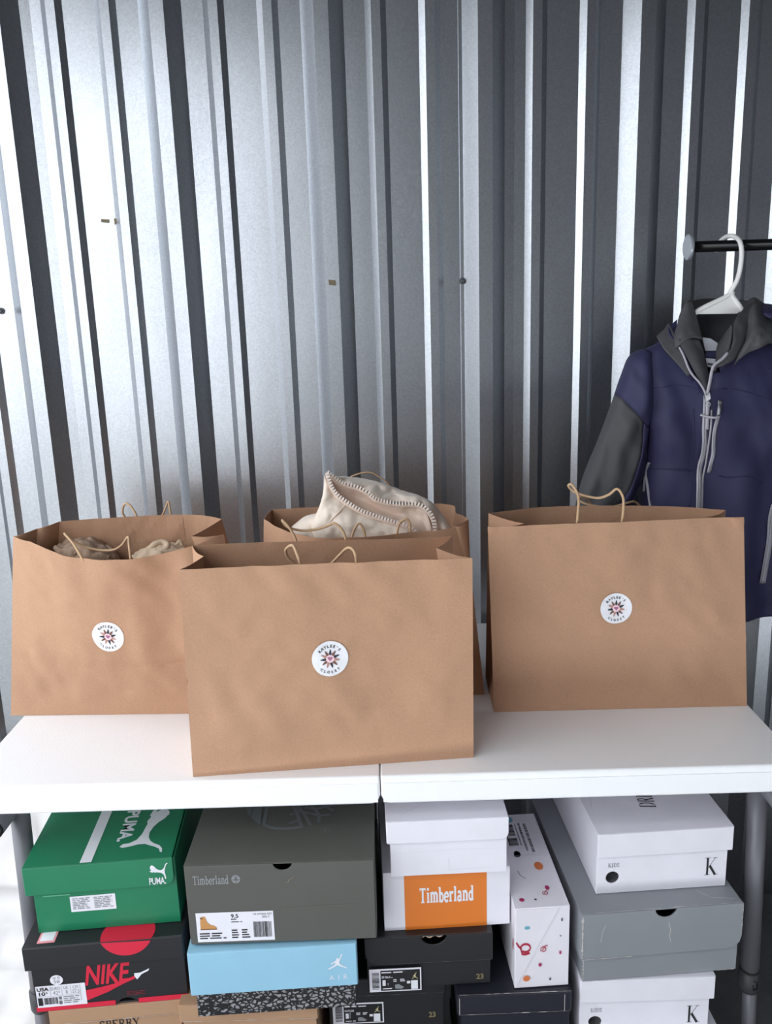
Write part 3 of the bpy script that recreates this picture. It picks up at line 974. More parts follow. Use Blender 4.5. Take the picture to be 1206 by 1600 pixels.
k = heap('sweater', 'taupe ribbed knit sweater lying in the left bag under its front handle', KNIT,
     [[(-0.5997, 1.4400, 0.9967), (-0.5811, 1.4600, 1.0025), (-0.5496, 1.4700, 1.0024), (-0.5177, 1.4600, 0.9957), (-0.4897, 1.4400, 0.9813)],
      [(-0.5858, 1.4000, 1.0028), (-0.5638, 1.4100, 1.0121), (-0.5369, 1.4200, 1.0121), (-0.5006, 1.4100, 1.0032), (-0.4777, 1.4000, 0.9878)],
      [(-0.5648, 1.3700, 0.9993), (-0.5412, 1.3600, 1.0106), (-0.5159, 1.3600, 1.0132), (-0.4842, 1.3600, 1.0043), (-0.4704, 1.3700, 0.9895)],
      [(-0.5590, 1.3600, 0.9702), (-0.5367, 1.3450, 0.9743), (-0.5151, 1.3450, 0.9736), (-0.4827, 1.3450, 0.9726), (-0.4695, 1.3600, 0.9674)]], .012, 42, 1)
for rib in (
    [(-0.5594, 1.4050, 1.0145), (-0.5460, 1.3800, 1.0130), (-0.5330, 1.3550, 1.0095)],
    [(-0.5451, 1.4050, 1.0127), (-0.5319, 1.3800, 1.0110), (-0.5191, 1.3550, 1.0077)],
    [(-0.5307, 1.4050, 1.0109), (-0.5178, 1.3800, 1.0089), (-0.5052, 1.3550, 1.0059)],
    [(-0.5163, 1.4050, 1.0090), (-0.5037, 1.3800, 1.0069), (-0.4913, 1.3550, 1.0041)],
    [(-0.5019, 1.4050, 1.0072), (-0.4896, 1.3800, 1.0048), (-0.4774, 1.3550, 1.0023)]):
    MB().tube(cr(rib, 5), .0034, 6).build('knit_rib', KNIT, k, True)
k = heap('sweatshirt', 'beige fleece sweatshirt rolled up at the right inside the left bag', BEIG,
     [[(-0.4628, 1.4300, 0.9786), (-0.4472, 1.4550, 0.9877), (-0.4187, 1.4600, 0.9962), (-0.3919, 1.4550, 0.9956), (-0.3649, 1.4300, 0.9992)],
      [(-0.4511, 1.4000, 0.9847), (-0.4338, 1.4100, 0.9952), (-0.4097, 1.4200, 1.0046), (-0.3859, 1.4150, 1.0028), (-0.3600, 1.4000, 1.0004)],
      [(-0.4393, 1.3750, 0.9848), (-0.4215, 1.3700, 0.9948), (-0.3986, 1.3700, 1.0055), (-0.3783, 1.3750, 1.0012), (-0.3592, 1.3800, 0.9946)],
      [(-0.4378, 1.3700, 0.9633), (-0.4193, 1.3600, 0.9658), (-0.3997, 1.3600, 0.9652), (-0.3806, 1.3700, 0.9615), (-0.3623, 1.3800, 0.9577)]], .007, 48, 4)
MB().tube(cr([(-0.4184, 1.3850, 1.0019), (-0.4076, 1.3900, 1.0128), (-0.3954, 1.3950, 1.0156), (-0.3855, 1.3900, 1.0121), (-0.3857, 1.3800, 1.0068), (-0.3956, 1.3750, 1.0040)], 6), .0052, 8).build('rolled_hem', BEIG, k, True)
MB().tube(cr([(-0.3873, 1.4100, 0.9984), (-0.3768, 1.4150, 1.0037), (-0.3719, 1.4200, 1.0092), (-0.3681, 1.4150, 0.9999)], 5), .004, 7).build('drawstring_end', BEIG, k, True)

# ================================================================ CLOTHES RACK, HANGER, JACKET
CHROME = mat('black_gloss_tube', hx(20, 20, 22), 0.18, 0.3)
DISC = mat('pale_grey_cap', hx(176, 180, 188), 0.35, 0.4)
RY = 1.56
RX0 = (0.5505, 1.5600, 1.4906)[0]
RZ = (0.6240, 1.5600, 1.4894)[2]
rack = thing('clothes_rack', 'black tubular clothes rack with a round grey end cap, at the right', 'rack', (1.0, RY, 0))
rl = MB().tube([(RX0, RY, RZ), (1.62, RY, RZ)], .0098, 14).build('hanging_rail', CHROME, rack, True)
cap_ = MB().lathe((RX0 + .003, RY, RZ), (-1, 0, 0), [(0, .021), (.003, .0225), (.006, .0222), (.0075, .019)], 28).build('end_cap', DISC, rack)
MB().lathe((1.617, RY, RZ), (1, 0, 0), [(0, .021), (.003, .0225), (.006, .0222), (.0075, .019)], 28).build('end_cap', DISC, rack)
for ux in (1.06, 1.5):
    MB().tube([(ux, RY, RZ - .004), (ux, RY, .05)], .0125, 12).build('upright', CHROME, rack, True)
    MB().tube([(ux, RY - .10, .028), (ux, RY + .10, .028)], .0125, 12).build('foot', CHROME, rack, True)
MB().tube([(1.06, RY, .12), (1.5, RY, .12)], .009, 10).build('lower_rail', CHROME, rack, True)

WHANG = mat('white_hanger_plastic', hx(240, 238, 236), 0.35)
hg = thing('clothes_hanger', 'white plastic hanger hooked over the black rail, holding the navy jacket', 'hanger', (0.6314, 1.5600, 1.4092))
hook = cr([(0.6089, 1.5850, 1.4818), (0.6130, 1.5880, 1.4920), (0.6182, 1.5820, 1.5019), (0.6254, 1.5720, 1.5069), (0.6310, 1.5570, 1.5043), (0.6337, 1.5400, 1.4940), (0.6357, 1.5350, 1.4752), (0.6371, 1.5400, 1.4504), (0.6366, 1.5480, 1.4310), (0.6338, 1.5560, 1.4180), (0.6284, 1.5580, 1.4070)], 6)
MB().tube(hook, .0042, 10).build('hook', WHANG, hg, True)
MB().prism([(0.5643, 1.5550, 1.3717), (0.6227, 1.5550, 1.4037), (0.6342, 1.5550, 1.4056), (0.6523, 1.5550, 1.3769), (0.6423, 1.5550, 1.3704)], (0, .006, 0)).build('web_plate', WHANG, hg)
MB().tube(cr([(0.6348, 1.5570, 1.4090), (0.6169, 1.5570, 1.3983), (0.5649, 1.5570, 1.3728), (0.5425, 1.5680, 1.3368), (0.4987, 1.5720, 1.2867)], 5), .0046, 8).build('arm', WHANG, hg, True)
MB().tube(cr([(0.6304, 1.5570, 1.4047), (0.6520, 1.5570, 1.3769), (0.6794, 1.5680, 1.3349), (0.7136, 1.5720, 1.2801)], 5), .0046, 8).build('arm', WHANG, hg, True)

NAVY = mat('navy_shell_fabric', hx(52, 52, 84), 0.62, var=0.05, vscale=25, bump=0.25, bscale=90, spec=.35)
GREYF = mat('charcoal_shell_fabric', hx(78, 78, 81), 0.66, var=0.05, vscale=25, bump=0.25, bscale=90, spec=.35)
LININ = mat('charcoal_lining', hx(66, 66, 70), 0.7, bump=0.2, bscale=200)
ZIPG = mat('light_grey_zip', hx(172, 170, 178), 0.5)
ZIPM = mat('zip_metal', hx(150, 150, 155), 0.35, 0.7)
LABW = mat('woven_label', hx(196, 198, 206), 0.7)
jk = thing('jacket', 'navy and charcoal zip jacket hanging on the white hanger at the right', 'jacket', (0.6277, 1.5600, 0.7899))

# body: closed loft of rounded rings (left, right, half thickness)
RINGS = [((0.4815, 1.5650, 0.8021), (0.7794, 1.5650, 0.7927), 0.06),
         ((0.4819, 1.5620, 0.8339), (0.7730, 1.5620, 0.8247), 0.062),
         ((0.4828, 1.5600, 0.9264), (0.7586, 1.5600, 0.9177), 0.062),
         ((0.4832, 1.5580, 1.0289), (0.7460, 1.5580, 1.0207), 0.06),
         ((0.4814, 1.5570, 1.1282), (0.7355, 1.5570, 1.1204), 0.057),
         ((0.4792, 1.5570, 1.1828), (0.7314, 1.5570, 1.1750), 0.054),
         ((0.4710, 1.5580, 1.2188), (0.7363, 1.5580, 1.2106), 0.049),
         ((0.4628, 1.5590, 1.2545), (0.7411, 1.5590, 1.2459), 0.043),
         ((0.4620, 1.5600, 1.2838), (0.7405, 1.5600, 1.2752), 0.036),
         ((0.4699, 1.5620, 1.3079), (0.7312, 1.5620, 1.2999), 0.029),
         ((0.4971, 1.5640, 1.3209), (0.7027, 1.5640, 1.3146), 0.026),
         ((0.5209, 1.5660, 1.3317), (0.6768, 1.5660, 1.3269), 0.026),
         ((0.5400, 1.5680, 1.3403), (0.6605, 1.5680, 1.3366), 0.026)]

ctrl = []
for l_, r_, h in RINGS:
    L, R_p = Vector(l_), Vector(r_)
    ctrl.append(((L + R_p) / 2, Vector(((R_p.x - L.x) / 2, h, 0))))
cs = cr([c[0] for c in ctrl], 5)
hs = cr([c[1] for c in ctrl], 5)


def jring(c, h, n=96):
    row = []
    for k in range(n):
        a = 2 * PI * k / n
        ca, sa = math.cos(a), math.sin(a)
        e = .72
        x = math.copysign(abs(ca) ** e, ca)
        y = math.copysign(abs(sa) ** e, sa)
        p = Vector((c.x + h.x * x, c.y + h.y * y, c.z))
        # drape: long folds falling from the shoulders and pulling to the zip
        q = Vector((p.x * 7.5 + p.z * 1.2, p.y * 3, p.z * 1.6))
        f = noise.fractal(q, .8, 2, 3)
        d = .011 * f + .005 * math.sin(p.x * 62 + p.z * 9 + 2.5 * noise.noise(Vector((p.x * 4, 0, p.z * 5)))) * max(0, min(1, (1.36 - p.z) * 6))
        d += .008 * noise.noise(Vector((p.x * 16 - p.z * 20, 2, p.z * 14 + p.x * 10))) + .003 * noise.noise(Vector((p.x * 40 + p.z * 22, 5, p.z * 26 - p.x * 12)))
        p.y += d * (1 if sa < 0 else .3) * min(1, h.y / .05)
        row.append(p)
    return row


jb = MB().grid([jring(c, h) for c, h in zip(cs, hs)], True)
# the neck is open: leave out the cloth between the two zip edges
V0, V1, V2 = [Vector(p) for p in ((0.5327, 1.5400, 1.3399), (0.6244, 1.5400, 1.3371), (0.5748, 1.5000, 1.2315))]


def in_neck(c):
    if c.z < V2.z or c.y > 1.56:
        return False
    k = (c.z - V2.z) / (V0.z - V2.z)
    return lerp(V2.x, V0.x, k) < c.x < lerp(V2.x, V1.x, k)


jb.f = [f for f in jb.f if not in_neck(sum((jb.v[k] for k in f), Vector()) / len(f))]
body_j = jb.build('jacket_body', NAVY, jk, True, fixn=False)
solid(body_j, .002, 0)


def jfront(p):
    """depth of the jacket front at a point's x, z"""
    best = min(range(len(cs)), key=lambda i: abs(cs[i].z - p.z))
    r = jring(cs[best], hs[best])
    fr_ = [q for q in r if q.y < cs[best].y]
    return min(fr_, key=lambda q: abs(q.x - p.x)).y


def onj(p, off=.003):
    """lay a point of trim on the cloth, standing off by off"""
    q = Vector(p)
    return Vector((q.x, jfront(q) - off, q.z))


# sleeves: navy cap over the shoulder, charcoal below it, a navy strip underneath
SLV = [((0.4718, 1.5570, 1.3127), (0.4857, 1.5520, 1.3066), 0.018),
       ((0.4511, 1.5570, 1.2994), (0.4912, 1.5520, 1.2600), 0.034),
       ((0.4381, 1.5570, 1.2660), (0.4933, 1.5520, 1.2104), 0.042),
       ((0.4274, 1.5570, 1.2297), (0.4832, 1.5520, 1.1665), 0.044),
       ((0.4120, 1.5570, 1.1849), (0.4847, 1.5520, 1.1289), 0.045),
       ((0.3953, 1.5570, 1.1382), (0.4813, 1.5520, 1.0923), 0.045),
       ((0.3783, 1.5570, 1.0946), (0.4729, 1.5520, 1.0592), 0.044),
       ((0.3658, 1.5570, 1.0578), (0.4559, 1.5520, 1.0248), 0.042),
       ((0.3570, 1.5570, 1.0079), (0.4400, 1.5520, 0.9875), 0.038),
       ((0.3522, 1.5570, 0.9442), (0.4281, 1.5520, 0.9329), 0.034),
       ((0.3507, 1.5570, 0.8950), (0.4170, 1.5520, 0.8892), 0.031)]


def sleeve(pairs):
    ctr = cr([(a + b) / 2 for a, b, h in pairs], 6)
    half = cr([(a - b) / 2 for a, b, h in pairs], 6)
    th = cr([(h, 0, 0) for a, b, h in pairs], 6)
    rows = []
    for k, (c_, h, t) in enumerate(zip(ctr, half, th)):
        row = []
        for q in range(40):
            a = 2 * PI * q / 40
            ca, sa = math.cos(a), math.sin(a)
            p = c_ + h * math.copysign(abs(ca) ** .85, ca) + Vector((0, t.x * math.copysign(abs(sa) ** .85, sa), 0))
            f = .007 * noise.fractal(Vector((p.x * 22 + p.z * 9, 4, p.z * 8)), .8, 2, 3) + .0035 * math.sin((p.x * 1.0 - p.z * .35) * 150 + 4 * noise.noise(p * 8))
            p.y += f * min(1, k / 10) * (1 if sa < 0 else .3)
            row.append(p)
        rows.append(row)
    cap, low, und = MB(), MB(), MB()
    for k in range(len(rows) - 1):
        for q in range(40):
            w = (q + 1) % 40
            a = 2 * PI * (q + .5) / 40
            f = [rows[k][q], rows[k][w], rows[k + 1][w], rows[k + 1][q]]
            (cap if k < 18 else und if math.cos(a) < -.50 else low).poly(f)
    for m, nm, mt_ in ((cap, 'sleeve_cap', NAVY), (low, 'sleeve', GREYF), (und, 'underarm_strip', NAVY)):
        solid(m.build(nm, mt_, jk, True, weld=True), .002, -1)


sleeve([(Vector(a), Vector(b), h) for a, b, h in SLV])
MX = (0.6057, 1.5500, 1.1255)[0]          # the right sleeve mirrors the left about the jacket's middle
sleeve([(Vector((2 * MX - a[0], a[1], a[2])), Vector((2 * MX - b[0], b[1], b[2])), h) for a, b, h in SLV])

# stand collar, hood and facings
def cloth(rows, name, m, amp=.003, fr=28, sd=0, t=.004, nu=6, nv=6):
    o = MB().grid(sheet(rows, nu, nv, amp, fr, sd)).build(name, m, jk, True, fixn=False)
    solid(o, t, 0)
    return o


cloth([[(0.5564, 1.5750, 1.3915), (0.5863, 1.6000, 1.3979), (0.6254, 1.6150, 1.3994), (0.6621, 1.6100, 1.3958), (0.6853, 1.5850, 1.3900)],
       [(0.5582, 1.5700, 1.3673), (0.5886, 1.5950, 1.3664), (0.6256, 1.6100, 1.3641), (0.6577, 1.6000, 1.3632), (0.6761, 1.5750, 1.3580)],
       [(0.5632, 1.5600, 1.3386), (0.5853, 1.5750, 1.3353), (0.6084, 1.5850, 1.3298), (0.6300, 1.5800, 1.3339), (0.6454, 1.5600, 1.3361)],
       [(0.5717, 1.5400, 1.3045), (0.5842, 1.5480, 1.3015), (0.5970, 1.5500, 1.2964), (0.6077, 1.5480, 1.3008), (0.6182, 1.5400, 1.3053)]], 'inner_collar', LININ, .003, 30, 1)
cloth([[(0.5401, 1.5750, 1.3390), (0.5723, 1.5850, 1.3355), (0.6102, 1.5900, 1.3319), (0.6440, 1.5850, 1.3333), (0.6635, 1.5750, 1.3353)],
       [(0.5479, 1.5720, 1.3039), (0.5779, 1.5820, 1.3003), (0.6081, 1.5850, 1.2945), (0.6378, 1.5820, 1.2984), (0.6598, 1.5720, 1.3005)],
       [(0.5584, 1.5680, 1.2568), (0.5827, 1.5750, 1.2532), (0.6080, 1.5780, 1.2498), (0.6307, 1.5750, 1.2517), (0.6493, 1.5680, 1.2540)],
       [(0.5658, 1.5600, 1.1978), (0.5856, 1.5680, 1.1963), (0.6057, 1.5700, 1.1955), (0.6242, 1.5680, 1.1951), (0.6402, 1.5600, 1.1955)]], 'back_lining', LININ, .002, 30, 12)
# left wing of the collar, folded outwards
cloth([[(0.5590, 1.5600, 1.3957), (0.5630, 1.5450, 1.3706), (0.5653, 1.5320, 1.3469), (0.5688, 1.5200, 1.3279)],
       [(0.5502, 1.5580, 1.3936), (0.5468, 1.5350, 1.3688), (0.5478, 1.5220, 1.3487), (0.5509, 1.5120, 1.3309)],
       [(0.5409, 1.5550, 1.3735), (0.5332, 1.5300, 1.3535), (0.5311, 1.5150, 1.3381), (0.5348, 1.5080, 1.3270)],
       [(0.5341, 1.5520, 1.3487), (0.5253, 1.5350, 1.3379), (0.5196, 1.5200, 1.3272), (0.5199, 1.5120, 1.3128)]], 'collar_wing', GREYF, .003, 40, 2)
# facing below the wing, down the left edge of the open zip
cloth([[(0.5217, 1.5130, 1.3295), (0.5299, 1.5080, 1.3126), (0.5431, 1.5030, 1.2866), (0.5563, 1.4980, 1.2617), (0.5722, 1.4940, 1.2366)],
       [(0.5389, 1.5100, 1.3291), (0.5486, 1.5060, 1.3110), (0.5572, 1.5010, 1.2863), (0.5651, 1.4970, 1.2615), (0.5732, 1.4940, 1.2389)],
       [(0.5620, 1.5170, 1.3271), (0.5692, 1.5150, 1.3078), (0.5743, 1.5100, 1.2853), (0.5761, 1.5020, 1.2608), (0.5774, 1.4960, 1.2386)]], 'left_facing', LININ, .002, 40, 3)
# hood edge along the left shoulder
cloth([[(0.5262, 1.5750, 1.3568), (0.5152, 1.5650, 1.3457), (0.4994, 1.5580, 1.3337)],
       [(0.5263, 1.5450, 1.3400), (0.5178, 1.5350, 1.3268), (0.5029, 1.5300, 1.3138)],
       [(0.5290, 1.5180, 1.3089), (0.5246, 1.5140, 1.3002), (0.5162, 1.5120, 1.2938)],
       [(0.5458, 1.5020, 1.2731), (0.5434, 1.5010, 1.2687), (0.5394, 1.5020, 1.2642)]], 'hood_edge', GREYF, .002, 40, 4)
cloth([[(0.5413, 1.5750, 1.3621), (0.5306, 1.5700, 1.3544), (0.5221, 1.5650, 1.3490)],
       [(0.5322, 1.5520, 1.3397), (0.5239, 1.5480, 1.3389), (0.5169, 1.5480, 1.3402)],
       [(0.5280, 1.5340, 1.3231), (0.5238, 1.5320, 1.3256), (0.5197, 1.5340, 1.3291)]], 'hood_shell', NAVY, .001, 40, 5)
# right side of the collar, standing, with its zip edge
cloth([[(0.6833, 1.5700, 1.3921), (0.6567, 1.5550, 1.3813), (0.6333, 1.5350, 1.3639), (0.6239, 1.5240, 1.3508)],
       [(0.6673, 1.5450, 1.3674), (0.6467, 1.5300, 1.3556), (0.6299, 1.5180, 1.3440), (0.6211, 1.5120, 1.3354)],
       [(0.6518, 1.5250, 1.3342), (0.6354, 1.5120, 1.3261), (0.6213, 1.5040, 1.3178), (0.6130, 1.5020, 1.3103)],
       [(0.6268, 1.5080, 1.2928), (0.6125, 1.5000, 1.2869), (0.5981, 1.4970, 1.2808), (0.5891, 1.4970, 1.2788)]], 'collar_wing', GREYF, .003, 40, 6)
cloth([[(0.6219, 1.5220, 1.3520), (0.6166, 1.5350, 1.3374), (0.6080, 1.5400, 1.3205)],
       [(0.6155, 1.5080, 1.3268), (0.6066, 1.5180, 1.3156), (0.5963, 1.5220, 1.3022)],
       [(0.6069, 1.5000, 1.3039), (0.6007, 1.5060, 1.2960), (0.5930, 1.5080, 1.2848)],
       [(0.5865, 1.4960, 1.2789), (0.5862, 1.4980, 1.2766), (0.5861, 1.5000, 1.2720)]], 'right_facing', GREYF, .001, 40, 7)
# bulky hood lying on the right shoulder
cloth([[(0.6706, 1.6000, 1.3861), (0.6913, 1.6000, 1.3970), (0.7087, 1.6000, 1.3872), (0.7335, 1.6000, 1.3748), (0.7686, 1.6000, 1.3551)],
       [(0.6560, 1.5450, 1.3632), (0.6711, 1.5450, 1.3785), (0.6928, 1.5500, 1.3643), (0.7143, 1.5500, 1.3569), (0.7458, 1.5600, 1.3422)],
       [(0.6495, 1.5200, 1.3366), (0.6586, 1.5120, 1.3520), (0.6775, 1.5120, 1.3426), (0.6972, 1.5150, 1.3397), (0.7279, 1.5300, 1.3295)],
       [(0.6359, 1.5050, 1.3095), (0.6476, 1.4980, 1.3260), (0.6636, 1.4980, 1.3233), (0.6832, 1.5020, 1.3271), (0.7171, 1.5200, 1.3189)],
       [(0.6197, 1.5000, 1.2822), (0.6360, 1.4980, 1.2975), (0.6565, 1.5000, 1.3079), (0.6820, 1.5080, 1.3180), (0.7152, 1.5250, 1.3143)]], 'hood', GREYF, .006, 32, 8, nu=7, nv=7)
cloth([[(0.6953, 1.5850, 1.3828), (0.7071, 1.5800, 1.3847), (0.7263, 1.5800, 1.3795), (0.7533, 1.5800, 1.3671)],
       [(0.6832, 1.5450, 1.3714), (0.6925, 1.5400, 1.3711), (0.7111, 1.5400, 1.3683), (0.7399, 1.5500, 1.3561)],
       [(0.6852, 1.5380, 1.3646), (0.6948, 1.5330, 1.3598), (0.7120, 1.5350, 1.3570), (0.7406, 1.5450, 1.3470)]], 'hood_shell', NAVY, .003, 40, 9)
# labels inside the neck
MB().prism([(0.5754, 1.5380, 1.3307), (0.5906, 1.5380, 1.3279), (0.6038, 1.5380, 1.3196), (0.6035, 1.5380, 1.3059), (0.5825, 1.5380, 1.3065)], (0, .001, 0)).build('neck_label', LABW, jk)
MB().prism([(0.5818, 1.5360, 1.3055), (0.6027, 1.5360, 1.3048), (0.6023, 1.5360, 1.2934), (0.5836, 1.5360, 1.2940)], (0, .001, 0)).build('neck_tape', NAVY, jk)
lb = MB().prism([(0.5798, 1.5320, 1.2943), (0.5997, 1.5320, 1.2914), (0.5983, 1.5320, 1.2754), (0.5842, 1.5320, 1.2781)], (0, .001, 0)).build('size_label', LABW, jk)
MB().poly([(0.5846, 1.5310, 1.2850), (0.5951, 1.5310, 1.2830), (0.5947, 1.5310, 1.2801), (0.5853, 1.5310, 1.2821)]).build('label_print', INKD, lb)


def ribbon(path, w, name, m, par, t=.0016, n=5, lift=0.0):
    pts = cr(path, n)
    rows = []
    for k, p in enumerate(pts):
        tt = (pts[min(k + 1, len(pts) - 1)] - pts[max(k - 1, 0)])
        d = Vector((-tt.z, 0, tt.x)).normalized() * (w / 2)
        rows.append([p - d + Vector((0, -lift, 0)), p + Vector((0, -lift - .0006, 0)), p + d + Vector((0, -lift, 0))])
    o = MB().grid(rows).build(name, m, par, True, fixn=False)
    solid(o, t, 0)
    return o


def zipper(name, path, w, par, twin=True):
    z = ribbon(path, w, name, ZIPG, par)
    if twin:
        for s in (-.34, .34):
            pp = cr(path, 5)
            q = []
            for k, p in enumerate(pp):
                tt = (pp[min(k + 1, len(pp) - 1)] - pp[max(k - 1, 0)])
                q.append(p + Vector((-tt.z, 0, tt.x)).normalized() * w * s * .55 + Vector((0, -.0014, 0)))
            MB().tube(q, w * .09, 5).build('zip_coil', ZIPM, z, True)
    return z


main = [onj((0.5749, 1.5030, 1.2289), .004), onj((0.5746, 1.5030, 1.2036), .004), onj((0.5736, 1.5030, 1.1700), .004), onj((0.5744, 1.5030, 1.1454), .004), onj((0.5746, 1.5030, 1.1219), .004), onj((0.5714, 1.5030, 1.1054), .004), onj((0.5676, 1.5030, 1.0888), .004), onj((0.5667, 1.5030, 1.0612), .004), onj((0.5675, 1.5030, 1.0249), .004), onj((0.5703, 1.5030, 0.9522), .004), onj((0.5731, 1.5030, 0.8767), .004), onj((0.5767, 1.5030, 0.8099), .004)]
zm = zipper('front_zip', main, .0088, jk)
ribbon([onj((0.5844, 1.5030, 1.2033), .0035), onj((0.5828, 1.5030, 1.1709), .0035), onj((0.5815, 1.5030, 1.1334), .0035), onj((0.5802, 1.5030, 1.1039), .0035), onj((0.5751, 1.5030, 1.0802), .0035), onj((0.5744, 1.5030, 1.0501), .0035), onj((0.5747, 1.5030, 1.0235), .0035)], .0032, 'zip_placket', ZIPG, jk)
ribbon([(0.5240, 1.5080, 1.3162), (0.5310, 1.5030, 1.3005), (0.5384, 1.4985, 1.2803), (0.5459, 1.4950, 1.2668), (0.5566, 1.4915, 1.2543), (0.5643, 1.4890, 1.2418), (0.5692, 1.4880, 1.2304)], .0036, 'zip_edge', ZIPG, jk)
ribbon([(0.6064, 1.4960, 1.3040), (0.5957, 1.4930, 1.2934), (0.5820, 1.4910, 1.2838), (0.5777, 1.4900, 1.2728), (0.5749, 1.4890, 1.2550), (0.5712, 1.4880, 1.2349)], .0052, 'zip_edge', ZIPG, jk)
sl = MB().prism([onj((0.5711, 1.5030, 1.2359), .0085), onj((0.5785, 1.5030, 1.2356), .0085), onj((0.5803, 1.5030, 1.2241), .0085), onj((0.5779, 1.5030, 1.2173), .0085), onj((0.5732, 1.5030, 1.2175), .0085), onj((0.5711, 1.5030, 1.2244), .0085)], (0, .004, 0)).build('zip_slider', ZIPM, jk)
ribbon([onj((0.5760, 1.5030, 1.2197), .0095), onj((0.5763, 1.5030, 1.2036), .0095), onj((0.5762, 1.5030, 1.1862), .0095), onj((0.5760, 1.5030, 1.1688), .0095)], .0062, 'zip_pull', ZIPG, jk, .002)
MB().tube([onj((0.5722, 1.5030, 1.2152), .0095), onj((0.5760, 1.5030, 1.2191), .0095), onj((0.5803, 1.5030, 1.2150), .0095), onj((0.5795, 1.5030, 1.2092), .0095), onj((0.5761, 1.5030, 1.2070), .0095), onj((0.5731, 1.5030, 1.2094), .0095), onj((0.5722, 1.5030, 1.2152), .0095)], .0012, 6).build('pull_ring', ZIPM, jk, True)
# chest pocket zip
cz = [onj((0.5996, 1.5030, 1.2190), .004), onj((0.5971, 1.5030, 1.2029), .004), onj((0.5952, 1.5030, 1.1880), .004), onj((0.5900, 1.5030, 1.1672), .004), onj((0.5897, 1.5030, 1.1426), .004), onj((0.5902, 1.5030, 1.1237), .004), onj((0.5866, 1.5030, 1.1061), .004), onj((0.5858, 1.5030, 1.0882), .004)]
zipper('chest_pocket_zip', cz, .0066, jk)
ribbon([onj((0.5971, 1.5030, 1.2133), .008), onj((0.5960, 1.5030, 1.2030), .008), onj((0.5942, 1.5030, 1.1938), .008)], .0052, 'zip_slider', ZIPM, jk, .003)
ribbon([onj((0.5955, 1.5030, 1.1914), .012), onj((0.5852, 1.5030, 1.1906), .012), onj((0.5747, 1.5030, 1.1921), .012), onj((0.5641, 1.5030, 1.1953), .012)], .0036, 'zip_pull', ZIPG, jk, .002)
# hand pockets
zipper('hand_pocket_zip', [onj((0.4860, 1.5220, 1.1047), .004), onj((0.4844, 1.5220, 1.0855), .004), onj((0.4854, 1.5220, 1.0612), .004), onj((0.4888, 1.5220, 1.0366), .004), onj((0.4904, 1.5220, 1.0119), .004), onj((0.4912, 1.5220, 0.9495), .004)], .0055, jk, False)
ribbon([onj((0.4838, 1.5220, 1.0988), .008), onj((0.4827, 1.5220, 1.0843), .008), onj((0.4824, 1.5220, 1.0758), .008)], .0045, 'zip_slider', ZIPM, jk, .003)
ribbon([onj((0.4830, 1.5220, 1.0758), .009), onj((0.4830, 1.5220, 1.0612), .009), onj((0.4830, 1.5220, 1.0478), .009)], .0056, 'zip_pull', ZIPG, jk, .002)
zipper('hand_pocket_zip', [onj((0.7124, 1.5220, 1.0235), .004), onj((0.7095, 1.5220, 0.9976), .004), onj((0.7081, 1.5220, 0.9678), .004), onj((0.7075, 1.5220, 0.9427), .004), onj((0.7054, 1.5220, 0.9048), .004), onj((0.7030, 1.5220, 0.8703), .004)], .0112, jk)
ribbon([onj((0.7149, 1.5220, 1.0222), .009), onj((0.7150, 1.5220, 1.0049), .009), onj((0.7156, 1.5220, 0.9726), .009)], .0085, 'zip_pull', ZIPG, jk, .002)
# stitched yoke seams
for pth in ([(0.4802, 1.5220, 1.2428), (0.5022, 1.5220, 1.2445), (0.5188, 1.5030, 1.2478), (0.5453, 1.5030, 1.2447), (0.5593, 1.5030, 1.2408)], [(0.5962, 1.5030, 1.2385), (0.6168, 1.5030, 1.2390), (0.6400, 1.5030, 1.2349), (0.6720, 1.5220, 1.2242), (0.7030, 1.5220, 1.2139)],
            [(0.4794, 1.5220, 1.0905), (0.5030, 1.5220, 1.0958), (0.5320, 1.5030, 1.0959), (0.5533, 1.5030, 1.0928)], [(0.5567, 1.5030, 1.2042), (0.5563, 1.5030, 1.1460), (0.5536, 1.5030, 1.0868), (0.5497, 1.5030, 1.0267)], [(0.6032, 1.5030, 1.0829), (0.6211, 1.5030, 1.0788), (0.6503, 1.5030, 1.0814), (0.6891, 1.5220, 1.0645)]):
    MB().tube([onj(p, .0012) for p in cr(pth, 8)], .0011, 5).build('seam', NAVY, jk, True)

# ================================================================ PLASTIC SHEETING, lower left
FILM = mat('white_polythene', hx(236, 234, 234), 0.35, var=0.04, vscale=6, spec=.4)
FILM.node_tree.nodes['Principled BSDF'].inputs['Subsurface Weight'].default_value = 0.0
g = []
for j in range(49):
    t = j / 48
    row = []
    for i in range(41):
        s = i / 40
        x = lerp(-1.0, lerp(-.46, -.66, min(1, max(0, (t - .5) * 6))), s)
        if t < .6:       # hanging down against the wall
            y, z = lerp(1.702, 1.66, t / .6), lerp(.45, .10, t / .6)
        else:            # spreading over the floor in folds
            k = (t - .6) / .4
            y, z = lerp(1.66, .98, k), .10 * (1 - k) ** 2 + .03
        n = noise.fractal(Vector((x * 4, y * 3, z * 4)), .8, 2, 4)
        fold = .016 * math.sin(y * 70 + x * 14 + 3 * noise.noise(Vector((x * 3, y * 3, 0)))) * max(0, min(1, (t - .5) * 5))
        row.append((x + .02 * n, y - .012 * abs(n) * (1 + t), max(.012, z + .02 * n * t + fold + .012)))
    g.append(row)
fs = MB().grid(g).build('plastic_sheeting', FILM, None, True, fixn=False)
solid(fs, .003, 1)
tag(fs, 'crumpled white plastic sheeting on the floor behind the left table leg', 'sheeting')

# ================================================================ SHOE BOXES
ZV = Vector((0, 0, 1))


